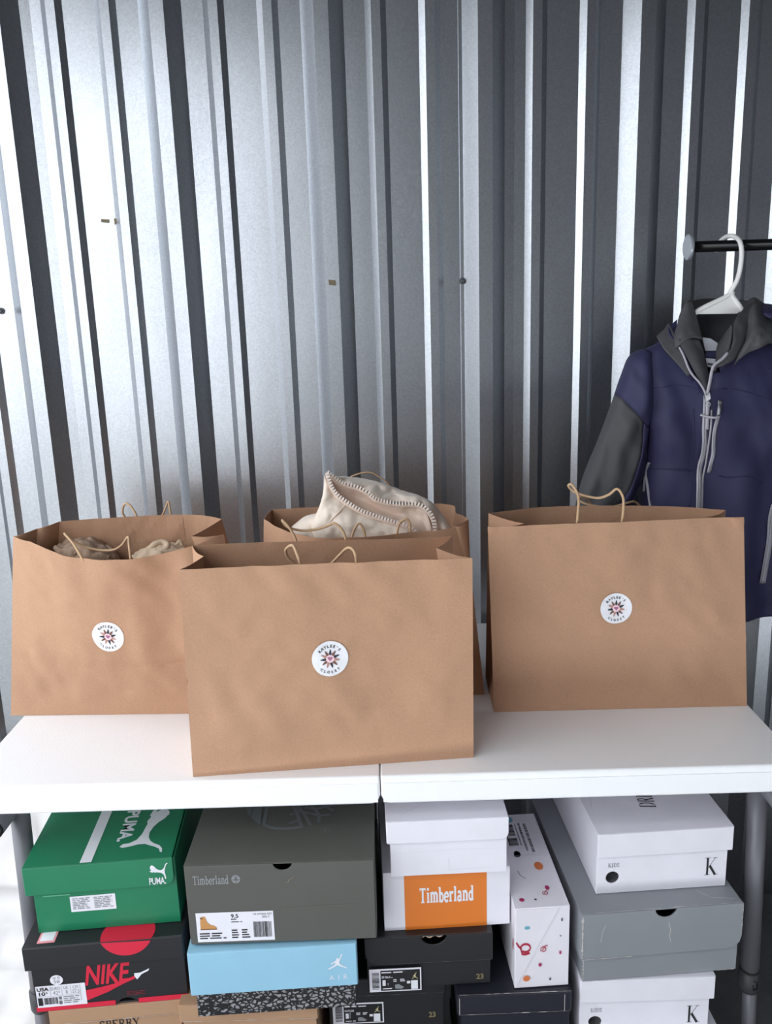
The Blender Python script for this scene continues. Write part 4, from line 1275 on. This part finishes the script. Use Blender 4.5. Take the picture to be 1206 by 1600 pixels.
class ShoeBox:
    def __init__(s, label, P, yaw, w, d, h, skirt, mbody, mlid, group=None, lo=.003, shift=0.0, notch=None, bnotch=None, rl=0.0, rr=0.0, inner=None, t=.0022, name='shoe_box', lid=True, hole=None):
        s.w, s.d, s.h, s.t, s.lo, s.sk = w, d, h, t, lo, skirt
        s.P = Vector(P)
        a = math.radians(yaw)
        s.U, s.D = Vector((math.cos(a), math.sin(a), 0)), Vector((-math.sin(a), math.cos(a), 0))
        s.shift = shift
        L = s.L
        c = L(w / 2, d / 2, 0)
        s.root = thing(name, label, 'box', c, group)
        b = MB()
        hb = h - .0006 if lid else h
        inner = inner or mbody
        # front wall, with finger notch behind the lid's notch
        fp = [(0, 0)]
        if bnotch:        # finger hole cut in the lower edge
            uc, r = bnotch
            fp += [(uc - r, 0)] + [(uc - r * .82 * math.cos(math.radians(q)) , r * .62 * math.sin(math.radians(q))) for q in range(20, 161, 20)] + [(uc + r, 0)]
        fp += [(w, 0), (w, hb)]
        if notch:
            uc, r = notch
            fp += [(uc + r * 1.05, hb)] + [(uc + r * 1.05 * math.cos(math.radians(q)), hb - r * .92 * math.sin(math.radians(q))) for q in range(12, 180, 12)] + [(uc - r * 1.05, hb)]
        fp += [(0, hb)]
        if hole:          # round finger hole: the wall is two halves meeting above and below it
            uc, vc, r = hole
            la = [(uc - r * math.sin(math.radians(q)), vc - r * math.cos(math.radians(q))) for q in range(0, 181, 15)]
            b.prism([L(u, 0, v) for u, v in [(0, 0), (uc, 0)] + la + [(uc, hb), (0, hb)]], s.D * t)
            b.prism([L(u, 0, v) for u, v in [(w, 0), (w, hb), (uc, hb)] + [(2 * uc - u, v) for u, v in la][::-1] + [(uc, 0)]], s.D * t)
        else:
            b.prism([L(u, 0, v) for u, v in fp], s.D * t)
        b.prism([L(0, t, 0), L(0, d - t, 0), L(0, d - t, hb), L(0, t, hb)], s.U * t)
        b.prism([L(w - t, t, 0), L(w - t, d - t, 0), L(w - t, d - t, hb), L(w - t, t, hb)], s.U * t)
        b.prism([L(0, d - t, 0), L(w, d - t, 0), L(w, d - t, hb), L(0, d - t, hb)], s.D * t)
        b.prism([L(t, t, 0), L(w - t, t, 0), L(w - t, d - t, 0), L(t, d - t, 0)], ZV * t)
        s.body = b.build('box_body', mbody, s.root)
        s.lid = None
        if lid:
            l = MB()
            x0, x1, y0, y1 = -lo + shift, w + lo + shift, -lo, d + lo
            s.x0, s.x1 = x0, x1
            top = [L(x0, y0, h), L(x1, y0, h), L(x1, y1, h), L(x0, y1, h)]
            l.prism(top, ZV * t)
            z0 = h + t - skirt
            fp = []
            fp += ([(x0, z0 + rl)] + [(x0 + rl * (1 - math.cos(math.radians(q))), z0 + rl - rl * math.sin(math.radians(q))) for q in (30, 60, 90)]) if rl else [(x0, z0)]
            fp += ([(x1 - rr * (1 - math.sin(math.radians(q))), z0 + rr - rr * math.cos(math.radians(q))) for q in (0, 30, 60)] + [(x1, z0 + rr)]) if rr else [(x1, z0)]
            fp += [(x1, h + t)]
            if notch:
                uc, r = notch
                fp += [(uc + r * math.cos(math.radians(q)), h + t - r * .80 * math.sin(math.radians(q))) for q in range(0, 181, 12)]
            fp += [(x0, h + t)]
            l.prism([L(u, y0 - t, v) for u, v in fp], s.D * t)
            if not rl:
                l.prism([L(x0 - t * .5, y0, z0), L(x0 - t * .5, y1, z0), L(x0 - t * .5, y1, h + t), L(x0 - t * .5, y0, h + t)], s.U * t)
            else:
                l.prism([L(x0, y0 + .004, z0 + .006), L(x0, y1, z0), L(x0, y1, h + t), L(x0, y0, h + t)], s.U * t * .8)
            if not rr:
                l.prism([L(x1 - t * .5, y0, z0), L(x1 - t * .5, y1, z0), L(x1 - t * .5, y1, h + t), L(x1 - t * .5, y0, h + t)], s.U * t)
            else:
                l.prism([L(x1 - t * .8, y0 + .004, z0 + .006), L(x1 - t * .8, y1, z0), L(x1 - t * .8, y1, h + t), L(x1 - t * .8, y0, h + t)], s.U * t * .8)
            l.prism([L(x0, y1, z0), L(x1, y1, z0), L(x1, y1, h + t), L(x0, y1, h + t)], s.D * t)
            s.lid = l.build('lid', mlid, s.root)
            bevel(s.lid, .0006, 1, 50)
        bevel(s.body, .0005, 1, 50)

    def L(s, u, d, z):
        return s.P + s.U * u + s.D * d + ZV * z

    def face(s, which, off=.0005):
        e = .00002
        if which == 'body':
            return lambda u, v, k=0: s.L(u, -off - k * e, v)
        if which == 'lid':
            return lambda u, v, k=0: s.L(u, -s.lo - s.t - off - k * e, v)
        if which == 'top':
            return lambda u, v, k=0: s.L(u, v, s.h + (s.t if s.lid else 0) + off + k * e)
        if which == 'left':
            return lambda u, v, k=0: s.L(-off - k * e, u, v)

    def pr(s, name, vf, which, m, parent=None, off=.0005, norm=True):
        """print a shape; norm: x 0..1 over the front's width, y 0..1 over its height"""
        if norm:
            kx, ky = s.w, (s.h if which != 'top' else 1.0)
            vf = ([(x * kx, y * ky) for x, y in vf[0]],) + tuple(vf[1:])
        par = parent or (s.lid if which in ('lid', 'top') and s.lid else s.body)
        return MB().add2d(vf, s.face(which, off)).build(name, m, par)

    def scuff(s, a, b, which, m, w=.0012, seed=0, name='worn_edge', off=.0008):
        rnd = random.Random(seed)
        n = 34
        A, B = Vector((*a, 0)), Vector((*b, 0))
        t = (B - A).normalized()
        nn = Vector((-t.y, t.x, 0))
        up, dn = [], []
        for k in range(n + 1):
            p = lerp(A, B, k / n)
            e = w * max(.12, noise.noise(Vector((k * .37 + seed * 5, seed, 0))) * 1.6 + .35)
            up.append((p + nn * e)[:2])
            dn.append((p - nn * e * .5)[:2])
        v = up + dn
        f = [[k, k + 1, n + 2 + k, n + 1 + k] for k in range(n)]
        par = s.lid if which in ('lid', 'top') and s.lid else s.body
        return MB().add2d((v, f), s.face(which, off)).build(name, m, par)


def card(n, rgb, rough=.5, **k):
    return mat(n, hx(*rgb), rough, var=k.pop('var', .03), vscale=18, bump=.06, bscale=90, **k)


WHITE = card('white_card', (232, 230, 238), .55)
WPRINT = mat('white_print', hx(232, 232, 238), .5)
GPRINT = mat('grey_print', hx(140, 143, 146), .5)
BLK = mat('black_print', hx(28, 27, 30), .5)
BROWNC = card('brown_card', (176, 140, 110), .75)
WORN = mat('worn_card_edge', hx(196, 190, 188), .8)
WORNB = mat('worn_brown_edge', hx(150, 128, 112), .8)

# ---------- stack 1, under the left end
GREEN = card('green_card', (22, 122, 84), .42)
pu = ShoeBox('green lidded shoe box with white leaping cat print, topmost of the left stack', (-0.5520, 1.0871, 0.4885), 4.6, .2125, .295, .113, .046, GREEN, GREEN, lo=.0035, shift=-.006, rr=.014)
y0, y1 = .004, .28
pu.pr('stripe', rect2(.345 * pu.w, -.001, .425 * pu.w, .29), 'top', WPRINT, norm=False)
pu.pr('logo', cat2(.825, .71, .955, .955), 'lid', WPRINT)
pu.pr('lettering', fit2(text2('PUMA.', .02, 1.0), .815, .64, .93, .745), 'lid', WPRINT)
pu.pr('lettering', tf2(fit2(text2('PUMA.', .03, 1.0), 0, 0, .083, .0215), 1, 1, .548 * pu.w, .128, -90), 'top', WPRINT, norm=False)
pu.pr('logo', tf2(cat2(0, 0, .121, .068), 1, 1, .585 * pu.w, .131, -90), 'top', WPRINT, norm=False)
st = pu.pr('address_sticker', fit2(rect2(0, 0, 1, 1), .245, .285, .56, .52), 'body', WHITE)
pu.pr('sticker_print', merge2(lines2(.26, .32, .39, .50, 7, 3), lines2(.41, .32, .545, .50, 7, 4)), 'body', GPRINT, st, .0009)
pu.pr('tear_strip', rect2(.075, .585, .26, .60), 'lid', mat('pale_green_fold', hx(90, 165, 130), .5))

BLKC = card('black_card', (36, 35, 39), .42)
RED = mat('red_print', hx(214, 32, 62), .5)
ni = ShoeBox('black shoe box with red lettering and red half circle, under the green box', (-0.5586, 1.0600, 0.3720), 4.8, .2265, .33, .1135, .038, BLKC, BLKC, lo=.0035, shift=-.003, bnotch=(.135, .017))
cxn = .64
ni.pr('red_half_circle', tris2([(cxn * .2265 + .040 * math.cos(math.radians(q)), .1308 + .040 * math.sin(math.radians(q))) for q in range(202, 340, 6)]), 'lid', RED, norm=False)
ni.pr('red_half_circle', tris2([(cxn * .2265 + .040 * math.cos(math.radians(q)), .0098 + .040 * math.sin(math.radians(q))) for q in range(-23, 204, 8)]), 'top', RED, norm=False)
ni.pr('lettering', fit2(tf2(text2('NIKE', .025, 1.0), 1, 1, 0, 0, 0, .28), .335, .345, .64, .66), 'body', RED)
ni.pr('logo', tris2([(.325, .27), (.44, .305), (.55, .35), (.665, .435), (.665, .39), (.585, .325), (.48, .22), (.325, .105)]), 'body', RED, off=.0007)
ni.pr('logo', tris2([(.662, .475), (.70, .475), (.765, .53), (.757, .495), (.71, .45), (.69, .40), (.677, .375), (.662, .43)]), 'body', WPRINT, off=.0009)
ni.pr('red_band', merge2(rect2(0, 0, .518, .075), rect2(.672, 0, 1, .075)), 'body', RED)
st = ni.pr('size_label', fit2(rect2(0, 0, 1, 1), .012, .065, .335, .40), 'body', WHITE, off=.0010)
ni.pr('label_print', merge2(fit2(text2('USA', .03), .02, .32, .098, .38), fit2(text2('10', .03), .03, .25, .072, .31), fit2(text2('6', .01), .076, .28, .088, .312)), 'body', BLK, st, .0014)
ni.pr('label_print', merge2(fit2(text2('EURO'), .112, .325, .172, .375), fit2(text2('UK'), .195, .325, .225, .375), fit2(text2('CM'), .252, .325, .288, .375), fit2(text2('42'), .122, .255, .155, .31), fit2(text2('6'), .158, .28, .168, .312), fit2(text2('8'), .205, .255, .218, .31), fit2(text2('27.5'), .247, .255, .295, .31)), 'body', GPRINT, st, .0014)
ni.pr('label_print', merge2(rect2(.105, .245, .107, .385), rect2(.18, .245, .182, .385), rect2(.238, .245, .24, .385), rect2(.30, .13, .302, .385), rect2(.02, .235, .298, .238), lines2(.185, .10, .295, .225, 4, 8)), 'body', GPRINT, st, .0014)
ni.pr('barcode', merge2(bars2(.06, .11, .15, .215, 22, True, 5), rect2(.02, .10, .05, .22), bars2(.155, .10, .175, .225, 6, False, 2)), 'body', BLK, st, .0014)
ds = ni.pr('round_sticker', disc2(.155, .475, .042, .078), 'body', WHITE, off=.0008)
ni.pr('sticker_print', merge2(fit2(text2('# 0'), .132, .49, .178, .53), fit2(text2('58'), .136, .43, .174, .475)), 'body', GPRINT, ds, .0012)
ni.pr('fine_print', lines2(.60, .13, .73, .20, 3, 3), 'body', mat('dull_red_print', hx(120, 40, 52), .5))
st = ni.pr('top_sticker', fit2(rect2(0, 0, 1, 1), .012, .004, .038, .07), 'top', mat('pink_edge', hx(236, 150, 160), .5), norm=False)
ni.pr('top_sticker_panel', fit2(rect2(0, 0, 1, 1), .015, .008, .035, .07), 'top', WHITE, st, .0008, norm=False)

sp = ShoeBox('plain brown card shoe box with dark lettering, under the black and red box', tuple(ni.L(.0200, .004, -.1185)), 4.8, .192, .31, .1155, .024, BROWNC, BROWNC, lo=.003)
sp.pr('lettering', fit2(serif('SPERRY', .15, .07, .05), .355, .63, .67, .76), 'body', BLK)
sp.pr('emblem', merge2(tris2(arc(.565, .50, .06, .10, 20, 160, 8) + [(.51, .50), (.62, .50)][::-1])), 'body', BLK)
sp.pr('lettering', fit2(text2('1935'), .49, .57, .56, .61), 'body', mat('rust_print', hx(170, 90, 60), .6))
sp.scuff((0, .0935), (sp.w, .0935), 'lid', WORN, .0008, 3)

# ---------- stack 2
OLIVE = card('olive_grey_card', (84, 84, 79), .55)
TOPG = mat('grey_emblem_print', hx(98, 102, 104), .5)
bo = ShoeBox('large olive grey boot box with finger hole, on the pale blue box', (-0.3069, 1.0440, 0.4970), .6, .2670, .26, .1305, .1295, OLIVE, OLIVE, lo=.0016, notch=(.1385, .0135), lid=True)
bo.pr('lettering', fit2(serif('Timberland', .2, .1, .09), .035, .785, .225, .90), 'lid', GPRINT)
dk = bo.pr('emblem', disc2(.265, .845, .0235, .052), 'lid', GPRINT)
bo.pr('emblem_tree', merge2(rect2(.243, .835, .287, .842), rect2(.252, .865, .278, .870), tf2(stroke2([(.265, .80), (.265, .885)], .004)), tf2(stroke2([(.255, .825), (.262, .85)], .004)), tf2(stroke2([(.275, .825), (.268, .85)], .004))), 'lid', OLIVE, dk, .0009)
st = bo.pr('size_label', fit2(rect2(0, 0, 1, 1), .032, .055, .452, .43), 'lid', WHITE)
bo.pr('label_print', merge2(fit2(text2('9.5', .02), .222, .355, .262, .405), fit2(text2('M/M', .04), .222, .33, .25, .348), lines2(.222, .295, .30, .315, 1, 2), lines2(.045, .09, .19, .18, 3, 5), lines2(.22, .09, .258, .215, 4, 6), lines2(.275, .09, .32, .215, 4, 7)), 'lid', BLK, st, .0009)
bo.pr('label_print', merge2(fit2(text2('TB 072066 827', .02), .34, .385, .445, .408), lines2(.39, .345, .44, .375, 2, 5)), 'lid', GPRINT, st, .0009)
bo.pr('barcode', bars2(.34, .10, .44, .30, 26, True, 11), 'lid', BLK, st, .0009)
TANB = mat('tan_boot_print', hx(196, 142, 84), .6)
bo.pr('boot_picture', tris2([(.053, .225), (.053, .30), (.056, .352), (.060, .375), (.072, .388), (.082, .382), (.086, .355), (.089, .325), (.098, .295), (.108, .278), (.124, .268), (.135, .256), (.141, .24), (.141, .226), (.10, .216), (.07, .222)]), 'lid', TANB, st, .0009)
bo.pr('boot_sole', merge2(rect2(.052, .215, .142, .226), rect2(.055, .355, .068, .375)), 'lid', mat('dark_tan_print', hx(120, 82, 50), .6), st, .0012)
bo.scuff((.52, .66 * .1305), (.99, .69 * .1305), 'lid', mat('olive_crease', hx(112, 111, 104), .6), .0010, 5, 'crease') if False else bo.pr('crease', merge2(stroke2([(.50, .455), (.72, .468), (.88, .475)], .006)), 'lid', mat('olive_crease', hx(108, 107, 100), .6))
bo.scuff((0, -.0016), (bo.w, -.0016), 'top', mat('olive_edge', hx(112, 110, 103), .7), .0010, 4)
bo.pr('torn_flap', merge2(stroke2([(.575, .845), (.55, .815), (.545, .79), (.53, .775)], .004)), 'lid', WORNB)
# tree emblem printed large on the lid
bo.pr('emblem', merge2(tris2([(0.0628, 0.1532), (0.0656, 0.1379), (0.0696, 0.126), (0.0747, 0.1151), (0.0758, 0.1294), (0.076, 0.1532)]), tris2([(0.078, 0.1532), (0.0777, 0.1328), (0.077, 0.1123), (0.0857, 0.1004), (0.0946, 0.0912), (0.0927, 0.1157), (0.0915, 0.1532)]), stroke2([(0.1003, 0.1532), (0.0995, 0.1294), (0.0997, 0.0919)], .0055), stroke2([(0.0993, 0.0919), (0.1093, 0.0844), (0.1217, 0.0797), (0.1338, 0.0783), (0.1475, 0.0797), (0.1604, 0.0824)], .0065), stroke2([(0.1583, 0.0831), (0.1502, 0.1123), (0.1411, 0.143), (0.1379, 0.1549)], .0065)), 'top', TOPG, norm=False)
bo.pr('emblem', merge2(stroke2([(0.137, 0.1151), (0.1476, 0.1185)], .0052), stroke2([(0.1388, 0.0912), (0.1459, 0.096), (0.1546, 0.0987)], .0052), stroke2([(0.1399, 0.1549), (0.1497, 0.1362), (0.1625, 0.1089), (0.1719, 0.0851)], .0052), stroke2([(0.1469, 0.1253), (0.1634, 0.1191), (0.1843, 0.1096), (0.201, 0.1117)], .0052), stroke2([(0.1636, 0.1566), (0.1743, 0.1294), (0.1854, 0.1089)], .0052), stroke2([(0.184, 0.1123), (0.1841, 0.0919)], .0052), stroke2([(0.16, 0.1328), (0.1784, 0.128), (0.1937, 0.1341), (0.207, 0.1402)], .0052), stroke2([(0.1894, 0.1379), (0.2054, 0.1208)], .0052), stroke2([(0.1487, 0.1464), (0.1654, 0.1389), (0.1799, 0.1532)], .0052)), 'top', TOPG, off=.0008, norm=False)
bo.pr('registered_mark', merge2(stroke2(arc(.196, .070, .0065, .0065, 0, 345, 20), .0008, True), fit2(text2('R'), 0.1938, .0667, .1985, .0735)), 'top', TOPG, norm=False)

SKYB = card('pale_blue_card', (150, 198, 222), .4)
ELE = elephant('cracked_grey_print')
jd = ShoeBox('shoe box with pale blue lid over black and grey crackle print, under the boot box', (-0.3066, 1.0333, 0.3805), 3.0, .2345, .31, .1125, .071, ELE, SKYB, lo=.0045, shift=-.001)
jd.pr('logo', jump2(.835, .655, .955, .865), 'lid', WPRINT)
jd.pr('lettering', fit2(text2('AIR', -.008, 1.9), .84, .49, .955, .565), 'lid', WPRINT)
tb = ShoeBox('plain tan card shoe box beneath the crackle print box', (-.3385, 1.061, .2615), 0, .203, .30, .1155, .03, BROWNC, BROWNC, lo=.003)
tb.scuff((.0, .0895), (tb.w, .0895), 'lid', WORN, .0007, 8)

# ---------- stack 3
b1 = ShoeBox('black youth shoe box with finger notch, directly under the orange panel box', (-0.0559, 1.0868, 0.3720), 1.6, .190, .30, .0915, .048, BLKC, BLKC, lo=.0025, notch=(.103, .0195), rl=.022)
ORANGE = mat('orange_print', hx(226, 124, 42), .5)
ob = ShoeBox('white box with an orange lettered panel, beneath the small white box', (lambda q: (q[0], q[1], .4655))((-0.0272, 1.0981, 0.4655)), 2.6, .1935, .30, .1015, .1015, WHITE, WHITE, lo=.0, t=.002, lid=False, name='shoe_box')
op = ob.pr('orange_panel', fit2(rect2(0, 0, 1, 1), .165, .002, .815, .998), 'body', ORANGE)
ob.pr('lettering', fit2(serif('Timberland', .24, .13, .1), .285, .44, .71, .72), 'body', WPRINT, op, .0009)
ob.pr('top_panel', rect2(.002, .002, ob.w - .002, ob.d - .002), 'top', WHITE, norm=False)
MB().prism([ob.L(.0005, .0005, ob.h - .0025), ob.L(ob.w - .0005, .0005, ob.h - .0025), ob.L(ob.w - .0005, ob.d, ob.h - .0025), ob.L(.0005, ob.d, ob.h - .0025)], ZV * .0022).build('top_flap', WHITE, ob.root)
wb = ShoeBox('small plain white shoe box with crumpled lid, on top of the orange panel box', (-0.0144, 1.0877, 0.5685), 1.6, .1735, .27, .0925, .036, WHITE, WHITE, lo=.003, shift=-.001, rr=.010)
wb.pr('crease', merge2(stroke2([(.30, -.001), (.31, .05), (.29, .1)], .0006), stroke2([(.02, .015), (.06, .045), (.17, .06)], .0006)), 'top', mat('crease_grey', hx(200, 198, 206), .6), norm=False)
wb.pr('crease', merge2(stroke2([(.5, .30), (.5, .08), (.92, .10)], .003), stroke2([(.05, .42), (.5, .45), (.95, .44)], .002)), 'body', mat('crease_grey', hx(200, 198, 206), .6))


def youth_label(bx, x0, y0, x1, y1, size, half, seed):
    X = lambda t: lerp(x0, x1, t)
    Yv = lambda t: lerp(y0, y1, t)
    R4 = lambda a, b, c, d: fit2(rect2(0, 0, 1, 1), X(a), Yv(b), X(c), Yv(d))
    st = bx.pr('size_label', R4(0, 0, 1, 1), 'body' if bx is not b1 else 'lid', WHITE, bx.body, .0006)
    w = 'body' if bx is not b1 else 'lid'
    bx.pr('label_field', R4(.215, .05, .975, .93), w, BLK, st, .0009)
    bx.pr('barcode', tf2(bars2(X(.05), Yv(.12), X(.19), Yv(.88), 14, False, seed)), w, BLK, st, .0009)
    sc = [fit2(text2(size, .02), X(.25), Yv(.27), X(.31), Yv(.52)), lines2(X(.235), Yv(.80), X(.70), Yv(.90), 1, seed), lines2(X(.235), Yv(.60), X(.46), Yv(.70), 2, seed + 1),
          lines2(X(.46), Yv(.42), X(.54), Yv(.56), 2, seed + 2), lines2(X(.59), Yv(.42), X(.69), Yv(.56), 2, seed + 3), lines2(X(.25), Yv(.10), X(.46), Yv(.18), 1, seed + 4), R4(.72, .33, .785, .44), R4(.80, .08, .93, .46)]
    if half:
        sc += [fit2(text2('.5'), X(.32), Yv(.42), X(.35), Yv(.56)), fit2(text2('Y'), X(.325), Yv(.27), X(.35), Yv(.38))]
    else:
        sc += [fit2(text2('Y'), X(.34), Yv(.28), X(.37), Yv(.38))]
    bx.pr('label_print', merge2(*sc), w, WPRINT, st, .0012)
    bx.pr('shoe_picture', tris2([(X(.49), Yv(.13)), (X(.49), Yv(.30)), (X(.56), Yv(.32)), (X(.62), Yv(.24)), (X(.665), Yv(.18)), (X(.62), Yv(.11))]), w, GPRINT, st, .0012)
    bx.pr('logo', jump2(X(.815), Yv(.52), X(.935), Yv(.80)), w, mat('pale_gold_print', hx(205, 196, 150), .5), st, .0012)


GOLD = mat('dull_gold_print', hx(132, 120, 84), .5)
youth_label(b1, .015, -.02, .435, .43, '1', False, 21)
b1.pr('lettering', fit2(text2('23', .03), .885, .09, .945, .20), 'body', GOLD)
b1.scuff((.02, .0475), (.19, .0475), 'lid', mat('black_card_edge', hx(92, 92, 95), .6), .0006, 3)
b1.scuff((0, -.0025), (.19, -.0025), 'top', mat('black_card_edge', hx(92, 92, 95), .6), .0007, 4)
tis = MB().grid(sheet([[b1.L(.084 + .007 * k, .004 + .02 * j, .085 - .006 * j + .004 * (k % 2)) for k in range(6)] for j in range(3)], 4, 4, .003, 60, 2)).build('tissue_paper', mat('kraft_tissue', hx(205, 180, 160), .8), b1.root, True, fixn=False)
solid(tis, .002, 0)
b2 = ShoeBox('black youth shoe box lower in its stack, label partly hidden by the crackle print box', (-0.1202, 1.1093, 0.2765), 1.2, .182, .30, .0925, .030, BLKC, BLKC, lo=.0025)
youth_label(b2, .03, .10, .475, .52, '1', True, 41)
b2.pr('lettering', fit2(text2('23', .03), .87, .16, .93, .27), 'body', GOLD)
b2.scuff((0, .0655), (.182, .0655), 'lid', mat('black_card_edge', hx(92, 92, 95), .6), .0006, 6)

# ---------- stack 4: spotted box stood on its side, on the navy box
NAVC = card('navy_black_card', (34, 36, 46), .4)
nv = ShoeBox('dark navy shoe box with scuffed lid edge, under the white speckled box', (.0865, 1.0745, .2742), .9, .168, .30, .0925, .034, NAVC, NAVC, lo=.003, shift=-.002)
nv.scuff((-.003, -.003), (nv.w + .002, -.003), 'top', WORN, .0013, 9)
nv.scuff((-.003, .0620), (nv.w, .0620), 'lid', WORN, .0006, 10)
for uu in (.0005, nv.w - .006):
    nv.pr('worn_edge', rect2(uu - .0035, .062, uu - .0027, .092), 'lid', WORN, norm=False)
SPECK = card('white_speckled_card', (230, 227, 234), .55)
cf = ShoeBox('tall white box stood on its side, scattered with coloured dots and squiggles', (.1702, 1.0813, .3705), 3.0, .0835, .24, .1415, .0, SPECK, SPECK, lo=.0, lid=False)
MB().prism([cf.L(.0005, .0005, cf.h - .0025), cf.L(cf.w - .0005, .0005, cf.h - .0025), cf.L(cf.w - .0005, cf.d - .0005, cf.h - .0025), cf.L(.0005, cf.d - .0005, cf.h - .0025)], ZV * .0022).build('top_panel', SPECK, cf.root)
MB().prism([cf.L(.001, -.0012, .002), cf.L(cf.w * .80, -.0012, cf.h - .002), cf.L(.002, -.0012, cf.h - .002)], cf.D * .0012).build('folded_flap', SPECK, cf.root)
PUR = mat('magenta_print', hx(170, 44, 96), .5)
CRIM = mat('crimson_print', hx(176, 40, 66), .5)
ORG = mat('coral_print', hx(214, 120, 70), .5)
TEAL = mat('teal_print', hx(110, 176, 192), .5)
DKP = mat('dark_grey_print', hx(70, 66, 76), .5)
for nm, m, shp in (('dot', TEAL, disc2(.22, .765, .052, .022)), ('dot', ORG, disc2(.215, .125, .065, .035)), ('dot', PUR, disc2(.465, .29, .03, .022)), ('dot', PUR, disc2(.835, .43, .02, .024)),
                   ('dot', DKP, disc2(.655, .10, .018, .016)), ('dot', DKP, disc2(.855, .84, .015, .02)), ('dot', DKP, disc2(.835, .64, .014, .008)),
                   ('squiggle', CRIM, stroke2([(.02, .59), (.06, .545), (.12, .50)] + arc(.19, .515, .09, .05, 200, -150, 14) + [(.13, .44), (.19, .435), (.27, .45)], .028)),
                   ('squiggle', CRIM, stroke2([(.47, .46)] + arc(.52, .485, .05, .03, 200, -130, 10) + [(.56, .53), (.60, .53)], .012))):
    cf.pr(nm, shp, 'body', m, off=.0018)
for nm, m, shp in (('dot', TEAL, disc2(.034, .225, .008, .010)), ('dot', DKP, disc2(.030, .128, .0055, .008)), ('dot', ORG, disc2(.058, .095, .007, .010)), ('dot', PUR, disc2(.059, .042, .0035, .005)), ('dot', PUR, disc2(.014, .018, .004, .004)), ('dot', DKP, disc2(.035, .017, .002, .002)),
                   ('squiggle', CRIM, stroke2([(.049, .026)] + arc(.053, .030, .004, .004, 200, -130, 10) + [(.056, .036), (.060, .036)], .001)),
                   ('squiggle', DKP, stroke2([(.022, .085), (.024, .074), (.031, .066)], .0009))):
    cf.pr(nm, shp, 'top', m, norm=False, off=.0008)
st = cf.pr('barcode_label', fit2(rect2(0, 0, 1, 1), .016, .125, .068, .215), 'top', WHITE, norm=False, off=.0008)
cf.pr('barcode', merge2(bars2(.022, .150, .038, .172, 16, False, 3), bars2(.022, .177, .038, .21, 20, False, 4), rect2(.022, .1505, .0235, .21)), 'top', BLK, st, .0012, False)
cf.pr('label_print', merge2(bars2(.041, .15, .043, .212, 30, False, 6), bars2(.047, .135, .051, .212, 28, False, 7), bars2(.056, .13, .061, .21, 32, False, 8)), 'top', DKP, st, .0012, False)
cf.pr('dot', disc2(.012, 0.07, .003, .01), 'left', CRIM, norm=False)

# ---------- stack 5, at the right end
SLATE = card('slate_grey_card', (139, 142, 147), .45)
gr = ShoeBox('large slate grey shoe box with finger hole and scuffed white edges', (0.2732, 1.0760, 0.3840), 4.0, .2415, .34, .1195, .078, SLATE, SLATE, lo=.0035, shift=-.001, notch=(.1245, .017), rr=.02)
for a, b_, wh, sd, wd in (((-.004, -.0035), (gr.w + .002, -.0035), 'top', 3, .0013), ((-.004, .0445), (gr.w * .3, .0445), 'lid', 4, .0012), ((-.0035, .048), (-.0035, .119), 'lid', 5, .0032), ((gr.w + .0015, .065), (gr.w + .0015, .12), 'lid', 6, .0010), ((.0005, .002), (.0005, .042), 'body', 7, .001), ((gr.w - .004, .0015), (gr.w - .03, .0015), 'body', 8, .0012)):
    gr.scuff(a, b_, wh, WORN, wd, sd)
gr.pr('crease', merge2(stroke2([(.53, .83), (.545, .72), (.54, .62), (.55, .54)], .004), stroke2([(.13, .86), (.11, .76), (.10, .62)], .003)), 'lid', WORN)
gr.pr('crease', stroke2([(.185, .03), (.20, .012), (.235, .006)], .0008), 'top', WORN, norm=False)


def kids_box(label, P, yaw, w, h, d=.30, skirt=.040):
    k = ShoeBox(label, P, yaw, w, d, h, skirt, WHITE, WHITE, 'white lettered kids shoe boxes', lo=.0025, shift=.003, hole=(.122 * w, .265 * h, .0102))
    k.pr('lettering', fit2(serif('K', .15, .028, .022), .83, .19, .935, .50), 'body', BLK)
    k.pr('lettering', fit2(serif('KIDS', .12, .05, .03), .085, .44, .17, .51), 'body', DKP)
    k.pr('lettering', tf2(fit2(serif('DRI', .16, .035, .03), 0, 0, .034, .027), 1, 1, .113, .057, 82), 'top', BLK, norm=False)
    return k


k1 = kids_box('white lettered shoe box on top of the slate grey box', (0.3004, 1.1160, 0.5065), 3.2, .204, .1035)
k2 = kids_box('white lettered shoe box directly beneath the slate grey box', (.2715, 1.083, .2745), .5, .2015, .1055)
k3 = kids_box('white lettered shoe box lowest in the right stack, its right corner showing', tuple(k2.L(.016, -.030, -.1085)), 1.5, .2015, .1055)

# ---------- plain boxes that carry the stacks, below the picture
for bx, lab, m in ((sp, 'left stack', BROWNC), (tb, 'second stack', BROWNC), (b2, 'third stack', BLKC), (nv, 'navy box stack', BLKC), (k3, 'right stack', WHITE)):
    z = bx.P.z
    n = max(1, round(z / .13))
    hh = z / n
    for i in range(n):
        a = math.degrees(math.atan2(bx.U.y, bx.U.x))
        q = bx.L(.004, .006, 0)
        o = ShoeBox('plain unmarked shoe box, %s of the %s' % ('lowest' if i == 0 else 'second from the floor', lab), (q.x, q.y, i * hh + .0004), a, bx.w - .008, .23, hh - .0036, .03, m, m, lo=.0015, group='carrier boxes')
